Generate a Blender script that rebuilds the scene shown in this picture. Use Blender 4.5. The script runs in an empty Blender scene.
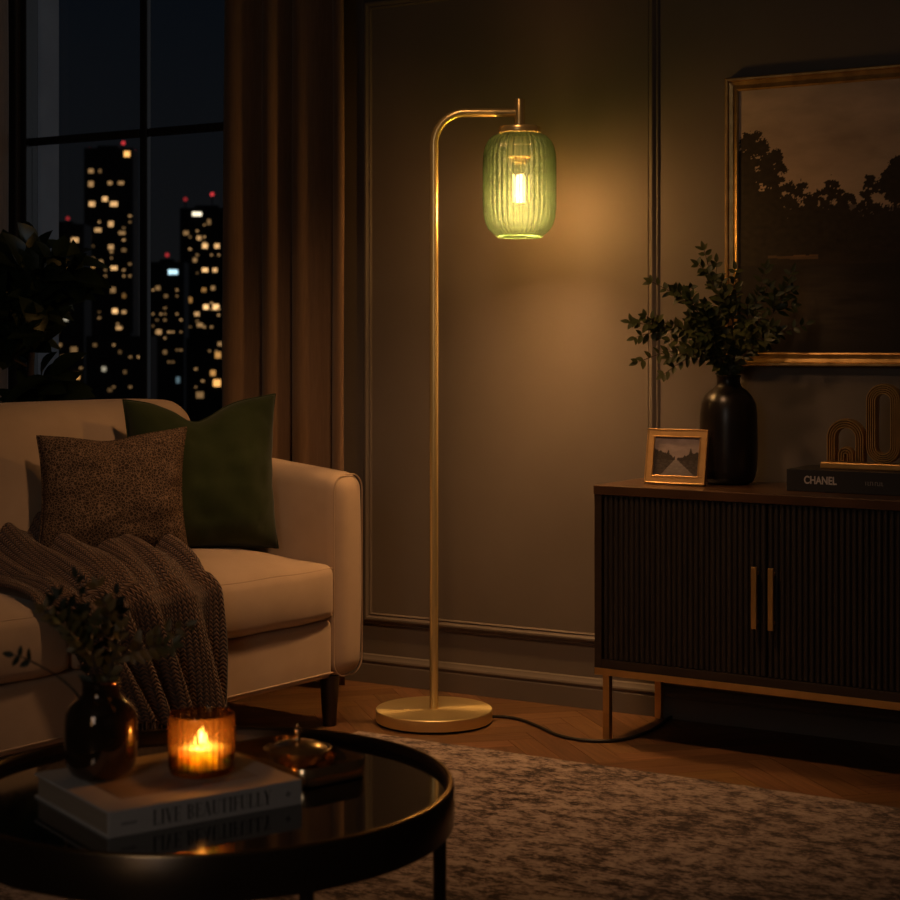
import bpy, bmesh, math, random
from mathutils import Vector, Matrix, noise, Euler
R = math.radians
PI = math.pi
random.seed(7)
SC = bpy.context.scene
COL = SC.collection
F = 1690.0            # focal length in pixels of the 900 px frame
HZ = 345.0            # horizon row
CAM_H = 1.0

# ------------------------------------------------------------------ frames of reference
P0 = Vector((.412, 4.64, 0))                       # a point on the foot of the back wall
WA = R(-30.1)                                      # direction the back wall runs in
WD = Vector((math.cos(WA), math.sin(WA), 0))
WN = Vector((math.sin(WA), -math.cos(WA), 0))      # out of the wall, into the room
def WP(u, w, z=0):
    return P0 + WD*u + WN*w + Vector((0, 0, z))

# ------------------------------------------------------------------ materials
MATS = {}
class NB:
    def __init__(s, name):
        s.m = bpy.data.materials.new(name); s.m.use_nodes = True
        s.t = s.m.node_tree; s.t.nodes.clear()
        s.out = s.n('ShaderNodeOutputMaterial')
    def n(s, kind, **kw):
        nd = s.t.nodes.new(kind)
        for k, v in kw.items():
            if k in nd.inputs.keys(): nd.inputs[k].default_value = v
            else: setattr(nd, k, v)
        return nd
    def l(s, a, b): s.t.links.new(a, b)
def rgba(c): return (c[0], c[1], c[2], 1)
def ramp(b, fac, stops):
    r = b.n('ShaderNodeValToRGB'); e = r.color_ramp.elements
    while len(e) < len(stops): e.new(.5)
    for i, (p, c) in enumerate(stops):
        e[i].position = p; e[i].color = rgba(c) if len(c) == 3 else c
    b.l(fac, r.inputs['Fac']); return r
def coords(b, kind='Object', scale=(1,1,1), rot=(0,0,0)):
    tc = b.n('ShaderNodeTexCoord'); mp = b.n('ShaderNodeMapping')
    mp.inputs['Scale'].default_value = scale; mp.inputs['Rotation'].default_value = rot
    b.l(tc.outputs[kind], mp.inputs['Vector']); return mp.outputs['Vector']
def pbr(name, c, rough=.5, metal=0, c2=None, nscale=8, stretch=(1,1,1), bump=0, bscale=200, bstretch=(1,1,1), spec=.5, sheen=0, coat=0, detail=6, stops=(.35,.65), aniso=0):
    b = NB(name); p = b.n('ShaderNodeBsdfPrincipled'); MATS[name] = b.m
    p.inputs['Base Color'].default_value = rgba(c); p.inputs['Roughness'].default_value = rough
    p.inputs['Metallic'].default_value = metal; p.inputs['Specular IOR Level'].default_value = spec
    p.inputs['Sheen Weight'].default_value = sheen; p.inputs['Coat Weight'].default_value = coat
    p.inputs['Anisotropic'].default_value = aniso
    if c2:
        nz = b.n('ShaderNodeTexNoise', Scale=nscale, Detail=detail)
        b.l(coords(b, 'Object', stretch), nz.inputs['Vector'])
        r = ramp(b, nz.outputs['Fac'], [(stops[0], c), (stops[1], c2)]); b.l(r.outputs['Color'], p.inputs['Base Color'])
    if bump:
        nz = b.n('ShaderNodeTexNoise', Scale=bscale, Detail=4)
        b.l(coords(b, 'Object', bstretch), nz.inputs['Vector'])
        bp = b.n('ShaderNodeBump', Strength=bump, Distance=.002)
        b.l(nz.outputs['Fac'], bp.inputs['Height']); b.l(bp.outputs['Normal'], p.inputs['Normal'])
    b.l(p.outputs['BSDF'], b.out.inputs['Surface']); return b.m
def weave(name, c, c2, freq=420, rough=.9, sheen=.25, bump=.35):
    b = NB(name); p = b.n('ShaderNodeBsdfPrincipled', Roughness=rough); p.inputs['Sheen Weight'].default_value = sheen
    p.inputs['Specular IOR Level'].default_value = .15
    v = coords(b)
    nz = b.n('ShaderNodeTexNoise', Scale=9, Detail=8); b.l(v, nz.inputs['Vector'])
    r = ramp(b, nz.outputs['Fac'], [(.3, c), (.7, c2)]); b.l(r.outputs['Color'], p.inputs['Base Color'])
    bp = b.n('ShaderNodeBump', Strength=bump, Distance=.0012); fz = b.n('ShaderNodeTexNoise', Scale=freq*.8, Detail=3); b.l(v, fz.inputs['Vector']); b.l(fz.outputs['Fac'], bp.inputs['Height']); b.l(bp.outputs['Normal'], p.inputs['Normal'])
    b.l(p.outputs['BSDF'], b.out.inputs['Surface']); return b.m
EMIT_K = 1
def emit(name, c, s):
    b = NB(name); e = b.n('ShaderNodeEmission', Strength=s*EMIT_K); e.inputs['Color'].default_value = rgba(c)
    b.l(e.outputs[0], b.out.inputs['Surface']); return b.m
def glass(name, tint, clear=.5, ior=1.45, gloss=.1, rough=.0, frost=0, glow_tint=None):
    """clear share passes straight through, the rest refracts; a little frosting scatters"""
    b = NB(name)
    tr = b.n('ShaderNodeBsdfTransparent'); tr.inputs['Color'].default_value = rgba(tint)
    gl = b.n('ShaderNodeBsdfGlass', IOR=ior, Roughness=rough); gl.inputs['Color'].default_value = rgba(tint)
    mx = b.n('ShaderNodeMixShader', Fac=1-clear); mx.inputs[0].default_value = 1-clear
    b.l(tr.outputs[0], mx.inputs[1]); b.l(gl.outputs[0], mx.inputs[2]); last = mx.outputs[0]
    if frost:
        t2 = b.n('ShaderNodeBsdfTranslucent'); t2.inputs['Color'].default_value = rgba(glow_tint or tint)
        m3 = b.n('ShaderNodeMixShader'); m3.inputs[0].default_value = frost
        b.l(last, m3.inputs[1]); b.l(t2.outputs[0], m3.inputs[2]); last = m3.outputs[0]
    if gloss:
        fr = facing_fresnel(b); go = b.n('ShaderNodeBsdfGlossy', Roughness=.03)
        m2 = b.n('ShaderNodeMixShader'); b.l(fr, m2.inputs[0]); b.l(last, m2.inputs[1]); b.l(go.outputs[0], m2.inputs[2]); last = m2.outputs[0]
    b.l(last, b.out.inputs['Surface']); return b.m
def facing_fresnel(b):
    fr = b.n('ShaderNodeFresnel', IOR=1.45); ge = b.n('ShaderNodeNewGeometry'); m = b.n('ShaderNodeMath', operation='MULTIPLY'); i = b.n('ShaderNodeMath', operation='SUBTRACT')
    i.inputs[0].default_value = 1; b.l(ge.outputs['Backfacing'], i.inputs[1]); b.l(fr.outputs[0], m.inputs[0]); b.l(i.outputs[0], m.inputs[1]); return m.outputs[0]
def ribbed_glass(name, light_t, dark_t, clear, ior, frost, glow):
    b = NB(name); lw = b.n('ShaderNodeLayerWeight'); lw.inputs['Blend'].default_value = .5
    r = ramp(b, lw.outputs['Facing'], [(.02, light_t), (.36, dark_t)]); r2 = ramp(b, lw.outputs['Facing'], [(.02, glow), (.40, [x*.22 for x in glow])])
    tr = b.n('ShaderNodeBsdfTransparent'); b.l(r.outputs['Color'], tr.inputs['Color'])
    gl = b.n('ShaderNodeBsdfGlass', IOR=ior, Roughness=0); b.l(r.outputs['Color'], gl.inputs['Color'])
    tl = b.n('ShaderNodeBsdfTranslucent'); b.l(r2.outputs['Color'], tl.inputs['Color'])
    go = b.n('ShaderNodeBsdfGlossy', Roughness=.04); fr = facing_fresnel(b)
    a = b.n('ShaderNodeMixShader'); a.inputs[0].default_value = 1-clear; b.l(tr.outputs[0], a.inputs[1]); b.l(gl.outputs[0], a.inputs[2])
    c = b.n('ShaderNodeMixShader'); c.inputs[0].default_value = frost; b.l(a.outputs[0], c.inputs[1]); b.l(tl.outputs[0], c.inputs[2])
    d = b.n('ShaderNodeMixShader'); b.l(fr, d.inputs[0]); b.l(c.outputs[0], d.inputs[1]); b.l(go.outputs[0], d.inputs[2])
    b.l(d.outputs[0], b.out.inputs['Surface']); return b.m
def painted(name, rough=.5, bump=0):
    b = NB(name); p = b.n('ShaderNodeBsdfPrincipled', Roughness=rough); p.inputs['Specular IOR Level'].default_value = .3
    a = b.n('ShaderNodeVertexColor', layer_name='Col'); b.l(a.outputs['Color'], p.inputs['Base Color'])
    if bump:
        nz = b.n('ShaderNodeTexNoise', Scale=160, Detail=3); b.l(coords(b), nz.inputs['Vector'])
        bp = b.n('ShaderNodeBump', Strength=bump, Distance=.001); b.l(nz.outputs['Fac'], bp.inputs['Height']); b.l(bp.outputs['Normal'], p.inputs['Normal'])
    b.l(p.outputs['BSDF'], b.out.inputs['Surface']); return b.m

M = {}
M['wall'] = pbr('wall_paint', (.125,.102,.082), .62, c2=(.145,.12,.098), nscale=3, bump=.12, bscale=90)
M['ceiling'] = pbr('ceiling_paint', (.12,.11,.10), .8)
M['brass'] = pbr('brushed_brass', (.97,.74,.32), .26, .72, bump=.05, bscale=60, bstretch=(1,1,40))
M['brass_disc'] = pbr('satin_brass', (.95,.70,.31), .42, .80, bump=.05, bscale=400)
def disc_brass():
    b = NB('satin_brass_disc'); p = b.n('ShaderNodeBsdfPrincipled', Roughness=.36); p.inputs['Base Color'].default_value = (.97,.77,.36,1)
    p.inputs['Metallic'].default_value = .82; p.inputs['Anisotropic'].default_value = .75
    t = b.n('ShaderNodeTangent', direction_type='RADIAL', axis='Z'); b.l(t.outputs[0], p.inputs['Tangent'])
    b.l(p.outputs[0], b.out.inputs['Surface']); return b.m
M['brass_disc'] = disc_brass()
M['brass_dark'] = pbr('aged_brass', (.74,.46,.17), .40, .85, c2=(.62,.38,.13), nscale=20)
M['gilt'] = pbr('gilded_wood', (.60,.38,.14), .38, .8, c2=(.40,.24,.08), nscale=30, bump=.15, bscale=120)
M['gold_paint'] = pbr('satin_gold_paint', (.62,.38,.15), .45, .45, c2=(.55,.33,.12), nscale=30)
M['black_felt'] = pbr('black_felt', (.01,.01,.01), .9)
M['black_metal'] = pbr('black_metal', (.085,.060,.040), .28, .80, bump=.05, bscale=300)
M['black_glass'] = pbr('black_glass', (.012,.013,.014), .06, 0, spec=.6, coat=.3)
M['black_ceramic'] = pbr('black_ceramic', (.009,.007,.006), .30, 0, spec=.4, c2=(.013,.010,.008), nscale=25)
M['smoked_gloss'] = pbr('smoked_bronze_glass', (.07,.045,.028), .06, .72, coat=.6, c2=(.12,.07,.035), nscale=12)
M['cable'] = pbr('black_cable', (.012,.011,.010), .55)
M['linen'] = weave('beige_linen', (.46,.335,.225), (.52,.385,.265), 900)
M['piping'] = pbr('beige_piping', (.47,.345,.235), .9)
M['velvet'] = pbr('green_velvet', (.020,.030,.009), .82, sheen=.15, c2=(.027,.038,.012), nscale=7, bump=.1, bscale=500, spec=.1)
M['walnut'] = pbr('dark_walnut', (.022,.014,.009), .45, c2=(.036,.022,.013), nscale=5, stretch=(1,8,8), bump=.08, bscale=60, bstretch=(1,10,10))
M['walnut_slats'] = pbr('dark_walnut_slats', (.017,.0125,.010), .5, c2=(.027,.020,.0155), nscale=6, stretch=(9,9,.8))
M['walnut_top'] = pbr('walnut_top', (.085,.042,.020), .3, c2=(.05,.026,.013), nscale=5, stretch=(1,9,1), coat=.15)
M['leg_wood'] = pbr('dark_leg_wood', (.02,.012,.008), .4)
M['white_cover'] = pbr('white_book_cloth', (.50,.46,.43), .7, bump=.1, bscale=700)
M['pages'] = pbr('page_edges', (.34,.27,.20), .85, c2=(.25,.19,.14), nscale=8, stretch=(1,1,120))
M['cover_print'] = pbr('printed_cover', (.44,.36,.29), .6, c2=(.24,.17,.12), nscale=9, detail=3)
M['ink'] = pbr('dark_ink', (.07,.065,.065), .7)
M['black_cloth'] = pbr('black_book_cloth', (.012,.011,.011), .6)
M['silver_ink'] = pbr('silver_ink', (.48,.44,.42), .5)
M['dim_ink'] = pbr('grey_ink', (.24,.22,.22), .6)
M['leaf'] = pbr('leaf_green', (.033,.046,.012), .45, c2=(.075,.078,.020), nscale=10, spec=.35)
M['leaf_amber'] = pbr('leaf_olive_amber', (.05,.055,.014), .5, c2=(.20,.11,.022), nscale=14)
M['leaf_olive'] = pbr('leaf_dark_olive', (.011,.016,.005), .5, c2=(.026,.027,.008), nscale=14, spec=.25)
M['leaf_dark'] = pbr('leaf_dark_green', (.02,.035,.014), .4, c2=(.035,.05,.02), nscale=6)
M['stem'] = pbr('stem_brown', (.07,.045,.025), .7)
M['bark'] = pbr('bark', (.06,.042,.03), .9, c2=(.09,.06,.04), nscale=30, bump=.3, bscale=60)
M['pot'] = pbr('dark_planter', (.03,.028,.026), .5)
M['soil'] = pbr('soil', (.02,.014,.01), 1)
M['curtain'] = pbr('brown_curtain', (.20,.115,.060), .85, sheen=.2, c2=(.235,.14,.075), nscale=30, stretch=(6,6,.4), bump=.12, bscale=400)
M['curtain_pale'] = pbr('grey_curtain', (.22,.18,.15), .85, sheen=.2, c2=(.26,.21,.18), nscale=30, stretch=(6,6,.4))
M['window_frame'] = pbr('dark_window_frame', (.018,.015,.013), .5)
M['stone'] = pbr('grey_masonry', (.32,.32,.34), .85, c2=(.38,.38,.40), nscale=6)
M['facade'] = pbr('night_facade', (.03,.03,.034), .8)
M['pane'] = glass('window_pane', (.97,.98,.97), 1.0, gloss=.1)
M['shade_glass'] = ribbed_glass('green_ribbed_glass', (.86,.825,.76), (.36,.43,.21), .54, 1.30, .034, (.50,.80,.60))
M['bulb_glass'] = glass('bulb_glass', (1,.95,.84), 1.0, 1.2, gloss=.1)
M['candle_glass'] = ribbed_glass('amber_ribbed_glass', (.98,.80,.50), (.70,.42,.17), .50, 1.35, .035, (1,.50,.14))
M['filament'] = emit('filament', (1,.74,.38), 16)
def flame():
    b = NB('flame'); e = b.n('ShaderNodeEmission', Strength=14); e.inputs['Color'].default_value = (1,.66,.26,1)
    t = b.n('ShaderNodeBsdfTransparent'); a = b.n('ShaderNodeAddShader'); b.l(e.outputs[0], a.inputs[0]); b.l(t.outputs[0], a.inputs[1]); b.l(a.outputs[0], b.out.inputs['Surface']); return b.m
M['flame'] = flame()
M['wick'] = pbr('wick', (.02,.015,.01), .9)
M['photo'] = painted('photo_print', .35)
M['canvas'] = painted('oil_canvas', .62, .35)
def wax():
    b = NB('candle_wax'); p = b.n('ShaderNodeBsdfPrincipled', Roughness=.5)
    p.inputs['Base Color'].default_value = (.95,.72,.45,1); p.inputs['Subsurface Weight'].default_value = 1
    p.inputs['Subsurface Radius'].default_value = (1,.65,.35); p.inputs['Subsurface Scale'].default_value = .10
    b.l(p.outputs[0], b.out.inputs['Surface']); return b.m
M['wax'] = wax()
def boucle():
    b = NB('brown_boucle'); p = b.n('ShaderNodeBsdfPrincipled', Roughness=.95); p.inputs['Specular IOR Level'].default_value = .1
    v = coords(b)
    vo = b.n('ShaderNodeTexVoronoi', Scale=150, feature='DISTANCE_TO_EDGE'); nz = b.n('ShaderNodeTexNoise', Scale=60, Detail=2)
    mxv = b.n('ShaderNodeVectorMath', operation='ADD'); sc = b.n('ShaderNodeVectorMath', operation='SCALE'); sc.inputs['Scale'].default_value = .012
    b.l(v, nz.inputs['Vector']); b.l(nz.outputs['Color'], sc.inputs[0]); b.l(v, mxv.inputs[0]); b.l(sc.outputs[0], mxv.inputs[1]); b.l(mxv.outputs[0], vo.inputs['Vector'])
    r = ramp(b, vo.outputs['Distance'], [(.01, (.25,.165,.11)), (.13, (.055,.036,.024))]); b.l(r.outputs['Color'], p.inputs['Base Color'])
    bp = b.n('ShaderNodeBump', Strength=.9, Distance=.003, invert=True); b.l(vo.outputs['Distance'], bp.inputs['Height']); b.l(bp.outputs['Normal'], p.inputs['Normal'])
    b.l(p.outputs[0], b.out.inputs['Surface']); return b.m
M['boucle'] = boucle()
def knit():
    b = NB('brown_knit'); p = b.n('ShaderNodeBsdfPrincipled', Roughness=.95); p.inputs['Specular IOR Level'].default_value = .1
    p.inputs['Sheen Weight'].default_value = .2
    tc = b.n('ShaderNodeUVMap'); sep = b.n('ShaderNodeSeparateXYZ'); b.l(tc.outputs[0], sep.inputs[0])
    def math_(op, a, c):
        m = b.n('ShaderNodeMath', operation=op)
        for i, x in enumerate((a, c)):
            if x is None: continue
            if isinstance(x, (int, float)): m.inputs[i].default_value = x
            else: b.l(x, m.inputs[i])
        return m.outputs[0]
    # each wale (column) is a zigzag of slanted stitches
    uu = math_('MULTIPLY', sep.outputs['X'], 66.0)
    tri = math_('PINGPONG', uu, .5)                    # 0..0.5
    vv = math_('ADD', math_('MULTIPLY', sep.outputs['Y'], 72.0), math_('MULTIPLY', tri, 1.6))
    st = math_('ABSOLUTE', math_('SINE', math_('MULTIPLY', vv, PI), None), None)
    col = math_('ABSOLUTE', math_('SINE', math_('MULTIPLY', uu, PI), None), None)
    h = math_('MULTIPLY', math_('POWER', st, .7), math_('POWER', col, .3))
    r = ramp(b, h, [(.2, (.036,.021,.013)), (.95, (.215,.125,.078))]); b.l(r.outputs['Color'], p.inputs['Base Color'])
    bp = b.n('ShaderNodeBump', Strength=1, Distance=.006); b.l(h, bp.inputs['Height']); b.l(bp.outputs['Normal'], p.inputs['Normal'])
    b.l(p.outputs[0], b.out.inputs['Surface']); return b.m
M['knit'] = knit()
M['fringe'] = pbr('knit_fringe', (.20,.125,.08), .95)
def rug_mat():
    b = NB('distressed_rug'); p = b.n('ShaderNodeBsdfPrincipled', Roughness=.97); p.inputs['Specular IOR Level'].default_value = .05
    p.inputs['Sheen Weight'].default_value = .15
    v1 = coords(b, 'Object', (11, 18, 1)); n1 = b.n('ShaderNodeTexNoise', Scale=1.6, Detail=10, Roughness=.68); b.l(v1, n1.inputs['Vector'])
    v2 = coords(b, 'Object', (45, 90, 1)); n2 = b.n('ShaderNodeTexNoise', Scale=1.5, Detail=6, Roughness=.7); b.l(v2, n2.inputs['Vector'])
    v3 = coords(b, 'Object', (2, 2, 1)); n3 = b.n('ShaderNodeTexNoise', Scale=1.6, Detail=3); b.l(v3, n3.inputs['Vector'])
    m1 = b.n('ShaderNodeMath', operation='MULTIPLY'); m1.inputs[1].default_value = .50; b.l(n1.outputs['Fac'], m1.inputs[0])
    m2 = b.n('ShaderNodeMath', operation='MULTIPLY_ADD'); m2.inputs[1].default_value = .40; b.l(n2.outputs['Fac'], m2.inputs[0]); b.l(m1.outputs[0], m2.inputs[2])
    m3 = b.n('ShaderNodeMath', operation='MULTIPLY_ADD'); m3.inputs[1].default_value = .12; b.l(n3.outputs['Fac'], m3.inputs[0]); b.l(m2.outputs[0], m3.inputs[2])
    r = ramp(b, m3.outputs[0], [(.445, (.045,.031,.026)), (.490, (.16,.11,.088)), (.525, (.35,.265,.22)), (.585, (.50,.395,.335))])
    b.l(r.outputs['Color'], p.inputs['Base Color'])
    fz = b.n('ShaderNodeTexNoise', Scale=260, Detail=5, Roughness=.8); b.l(coords(b), fz.inputs['Vector'])
    ad = b.n('ShaderNodeMath', operation='ADD'); b.l(fz.outputs['Fac'], ad.inputs[0]); b.l(m3.outputs[0], ad.inputs[1])
    bp = b.n('ShaderNodeBump', Strength=.8, Distance=.006); b.l(ad.outputs[0], bp.inputs['Height']); b.l(bp.outputs['Normal'], p.inputs['Normal'])
    b.l(p.outputs[0], b.out.inputs['Surface']); return b.m
M['rug'] = rug_mat()
def floor_mat():
    b = NB('herringbone_oak'); p = b.n('ShaderNodeBsdfPrincipled', Roughness=.42); p.inputs['Specular IOR Level'].default_value = .35
    a = b.n('ShaderNodeVertexColor', layer_name='Col')
    uv = b.n('ShaderNodeUVMap'); mp = b.n('ShaderNodeMapping'); mp.inputs['Scale'].default_value = (3, 40, 1); b.l(uv.outputs[0], mp.inputs['Vector'])
    nz = b.n('ShaderNodeTexNoise', Scale=2, Detail=8, Roughness=.6); b.l(mp.outputs[0], nz.inputs['Vector'])
    r = ramp(b, nz.outputs['Fac'], [(.3, (.55,.55,.55)), (.7, (1.1,1.1,1.1))])
    mx = b.n('ShaderNodeMix', data_type='RGBA', blend_type='MULTIPLY'); mx.inputs['Factor'].default_value = 1
    b.l(a.outputs['Color'], mx.inputs['A']); b.l(r.outputs['Color'], mx.inputs['B']); b.l(mx.outputs['Result'], p.inputs['Base Color'])
    bp = b.n('ShaderNodeBump', Strength=.15, Distance=.001); b.l(nz.outputs['Fac'], bp.inputs['Height']); b.l(bp.outputs['Normal'], p.inputs['Normal'])
    b.l(p.outputs[0], b.out.inputs['Surface']); return b.m
M['floor'] = floor_mat()
M['subfloor'] = pbr('wood_subfloor', (.10,.05,.022), .6)

# ------------------------------------------------------------------ object helpers
def obj(name, bm, mat, parent=None, loc=(0,0,0), rot=(0,0,0), smooth=True, bevel=0, angle=40):
    if bmesh and isinstance(bm, bmesh.types.BMesh):
        bmesh.ops.recalc_face_normals(bm, faces=bm.faces)
        me = bpy.data.meshes.new(name); bm.to_mesh(me); bm.free()
    else: me = bm
    me.materials.append(mat)
    if smooth:
        me.polygons.foreach_set('use_smooth', [True]*len(me.polygons))
        try: me.set_sharp_from_angle(angle=R(angle))
        except Exception: pass
    o = bpy.data.objects.new(name, me); COL.objects.link(o)
    o.location = loc; o.rotation_euler = rot
    if parent: o.parent = parent
    if bevel:
        m = o.modifiers.new('Bevel', 'BEVEL'); m.width = bevel; m.segments = 2; m.limit_method = 'ANGLE'; m.angle_limit = R(40)
    return o
def thing(name, label, cat, loc=(0,0,0), rotz=0, group=None):
    o = bpy.data.objects.new(name, None); COL.objects.link(o); o.empty_display_size = .1
    o.location = loc; o.rotation_euler = (0,0,rotz); return tag(o, label, cat, group)
def tag(o, label, cat, group=None):
    o['label'] = label; o['category'] = cat
    if group: o['group'] = group
    return o
def struct(o): o['kind'] = 'structure'; return o
def box(bm, x0, x1, y0, y1, z0, z1, mtx=None):
    vs = [bm.verts.new(v) for v in ((x0,y0,z0),(x1,y0,z0),(x1,y1,z0),(x0,y1,z0),(x0,y0,z1),(x1,y0,z1),(x1,y1,z1),(x0,y1,z1))]
    if mtx:
        for v in vs: v.co = mtx @ v.co
    for f in ((0,3,2,1),(4,5,6,7),(0,1,5,4),(1,2,6,5),(2,3,7,6),(3,0,4,7)): bm.faces.new([vs[i] for i in f])
    return vs
def B(*a):
    bm = bmesh.new(); box(bm, *a); return bm
def lathe(prof, n=48, bm=None, rib=None, center=(0,0,0), cap=True):
    bm = bm or bmesh.new(); rings = []
    for (r, z) in prof:
        if r < 1e-6: rings.append([bm.verts.new((center[0], center[1], center[2]+z))]); continue
        ring = []
        for i in range(n):
            a = 2*PI*i/n; rr = r*(rib(i, r, z) if rib else 1)
            ring.append(bm.verts.new((center[0]+rr*math.cos(a), center[1]+rr*math.sin(a), center[2]+z)))
        rings.append(ring)
    for a, b in zip(rings[:-1], rings[1:]):
        if len(a) == 1 and len(b) == 1: continue
        for i in range(n):
            j = (i+1) % n
            if len(a) == 1: bm.faces.new((a[0], b[j], b[i]))
            elif len(b) == 1: bm.faces.new((a[i], a[j], b[0]))
            else: bm.faces.new((a[i], a[j], b[j], b[i]))
    if cap:
        for rg in (rings[0], rings[-1]):
            if len(rg) > 1: bm.faces.new(rg)
    return bm
def tube(pts, r, n=10, bm=None, closed=False):
    bm = bm or bmesh.new(); pts = [Vector(p) for p in pts]; k = len(pts)
    rr = r if isinstance(r, (list, tuple)) else [r]*k
    up = None; rings = []
    for i, p in enumerate(pts):
        a = pts[i-1] if (i > 0 or closed) else p; c = pts[(i+1) % k] if (i < k-1 or closed) else p
        t = (c-a).normalized()
        if up is None:
            up = Vector((0,0,1)) if abs(t.z) < .9 else Vector((1,0,0))
        up = (up - t*up.dot(t))
        if up.length < 1e-5: up = t.orthogonal()
        up.normalize(); s = t.cross(up)
        rings.append([bm.verts.new(p + (up*math.cos(2*PI*q/n) + s*math.sin(2*PI*q/n))*rr[i]) for q in range(n)])
    last = k if closed else k-1
    for i in range(last):
        a, b = rings[i], rings[(i+1) % k]
        for q in range(n): bm.faces.new((a[q], a[(q+1) % n], b[(q+1) % n], b[q]))
    if not closed: bm.faces.new(rings[0][::-1]); bm.faces.new(rings[-1])
    return bm
def spline(pts, m=8):
    pts = [Vector(p) for p in pts]; out = []
    for i in range(len(pts)-1):
        p0 = pts[max(i-1,0)]; p1 = pts[i]; p2 = pts[i+1]; p3 = pts[min(i+2,len(pts)-1)]
        for q in range(m):
            t = q/m
            out.append(.5*((2*p1) + (p2-p0)*t + (2*p0-5*p1+4*p2-p3)*t*t + (3*p1-p0-3*p2+p3)*t**3))
    out.append(pts[-1]); return out
def softbox(x0, x1, y0, y1, z0, z1, r, fn=None, res=.035, seg=5):
    """a box with rounded edges on a dense grid, vertices then moved by fn(v, unit) with unit in -1..1"""
    def axis(a, b):
        L = b-a; q = [a + r*(1-math.cos(PI/2*i/seg)) for i in range(seg+1)]
        n = max(2, int((L-2*r)/res)); mid = [a+r+(L-2*r)*i/n for i in range(1, n)]
        return q + mid + [b-(x-a) for x in reversed(q)]
    xs, ys, zs = axis(x0,x1), axis(y0,y1), axis(z0,z1)
    bm = bmesh.new(); d = {}
    ctr = Vector(((x0+x1)/2,(y0+y1)/2,(z0+z1)/2)); hf = Vector(((x1-x0)/2,(y1-y0)/2,(z1-z0)/2))
    def vert(x, y, z):
        k = (round(x,6), round(y,6), round(z,6))
        if k in d: return d[k]
        p = Vector((x,y,z)); inner = Vector([max(ctr[i]-hf[i]+r, min(ctr[i]+hf[i]-r, p[i])) for i in range(3)])
        dl = p-inner
        if dl.length > 1e-9: p = inner + dl.normalized()*r
        un = Vector([(p[i]-ctr[i])/hf[i] for i in range(3)])
        if fn: p = fn(p, un)
        d[k] = bm.verts.new(p); return d[k]
    def sheet(A, Bx, f):
        for i in range(len(A)-1):
            for j in range(len(Bx)-1):
                try: bm.faces.new((vert(*f(A[i],Bx[j])), vert(*f(A[i+1],Bx[j])), vert(*f(A[i+1],Bx[j+1])), vert(*f(A[i],Bx[j+1]))))
                except ValueError: pass
    sheet(xs, ys, lambda a,b:(a,b,z0)); sheet(xs, ys, lambda a,b:(a,b,z1))
    sheet(xs, zs, lambda a,b:(a,y0,b)); sheet(xs, zs, lambda a,b:(a,y1,b))
    sheet(ys, zs, lambda a,b:(x0,a,b)); sheet(ys, zs, lambda a,b:(x1,a,b))
    return bm
def pillow(w, h, t, n=36, pinch=.09, chop=0, seed=0, wr=.006, shear=0):
    bm = bmesh.new(); S = {}
    for side in (1, -1):
        for i in range(n+1):
            for j in range(n+1):
                if (i in (0,n) or j in (0,n)) and side == -1: S[side,i,j] = S[1,i,j]; continue
                a = -math.cos(PI*i/n); b = -math.cos(PI*j/n)
                a = .55*a+.45*(2*i/n-1); b = .55*b+.45*(2*j/n-1)
                x = a*w/2*(1-pinch*(1-b*b)); z = b*h/2*(1-pinch*(1-a*a))
                T = t/2*(max(0,1-abs(a)**2.6)*max(0,1-abs(b)**2.6))**.46
                if chop:
                    g = math.exp(-(a/.2)**2); tp = max(0, (b+.3)/1.3)
                    z -= chop*math.exp(-((a+.08)/.36)**2)*tp**2; T *= 1-.30*g*tp
                e = (1-a*a)*(1-b*b)
                T += wr*noise.fractal(Vector((a*2.3+seed, b*2.3, side*3)), .8, 2.0, 4)*min(1, e*4)
                # seams pull small creases from the edges
                T += .0035*math.sin(a*19+seed)*(abs(b)**6)*(1-abs(a))*(1 if abs(b) < .98 else 0)
                T += .0035*math.sin(b*17+seed)*(abs(a)**6)*(1-abs(b))*(1 if abs(a) < .98 else 0)
                S[side,i,j] = bm.verts.new((x+shear*z, -side*T, z))
        for i in range(n):
            for j in range(n):
                bm.faces.new((S[side,i,j], S[side,i+1,j], S[side,i+1,j+1], S[side,i,j+1]))
    edge = [S[1,i,0].co.copy() for i in range(n)] + [S[1,n,j].co.copy() for j in range(n)] + [S[1,i,n].co.copy() for i in range(n,0,-1)] + [S[1,0,j].co.copy() for j in range(n,0,-1)]
    return bm, edge
def grid_colors(w, h, nx, ny, fn, name, mat, parent, loc, rot=(0,0,0), depth=.003):
    """a thin panel in the x-z plane facing -y, with a colour per grid vertex: a print or a painting"""
    bm = bmesh.new(); cl = bm.verts.layers.float_color.new('Col'); V = []
    for i in range(nx+1):
        row = []
        for j in range(ny+1):
            v = bm.verts.new((w*i/nx, 0, h*j/ny)); c = fn(i/nx, j/ny); v[cl] = (c[0], c[1], c[2], 1); row.append(v)
        V.append(row)
    for i in range(nx):
        for j in range(ny): bm.faces.new((V[i][j], V[i+1][j], V[i+1][j+1], V[i][j+1]))
    bk = [bm.verts.new(p) for p in ((0,depth,0),(w,depth,0),(w,depth,h),(0,depth,h))]
    for v in bk: v[cl] = (.05,.04,.03,1)
    bm.faces.new(bk[::-1])
    return obj(name, bm, mat, parent, loc, rot, smooth=False)
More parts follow.
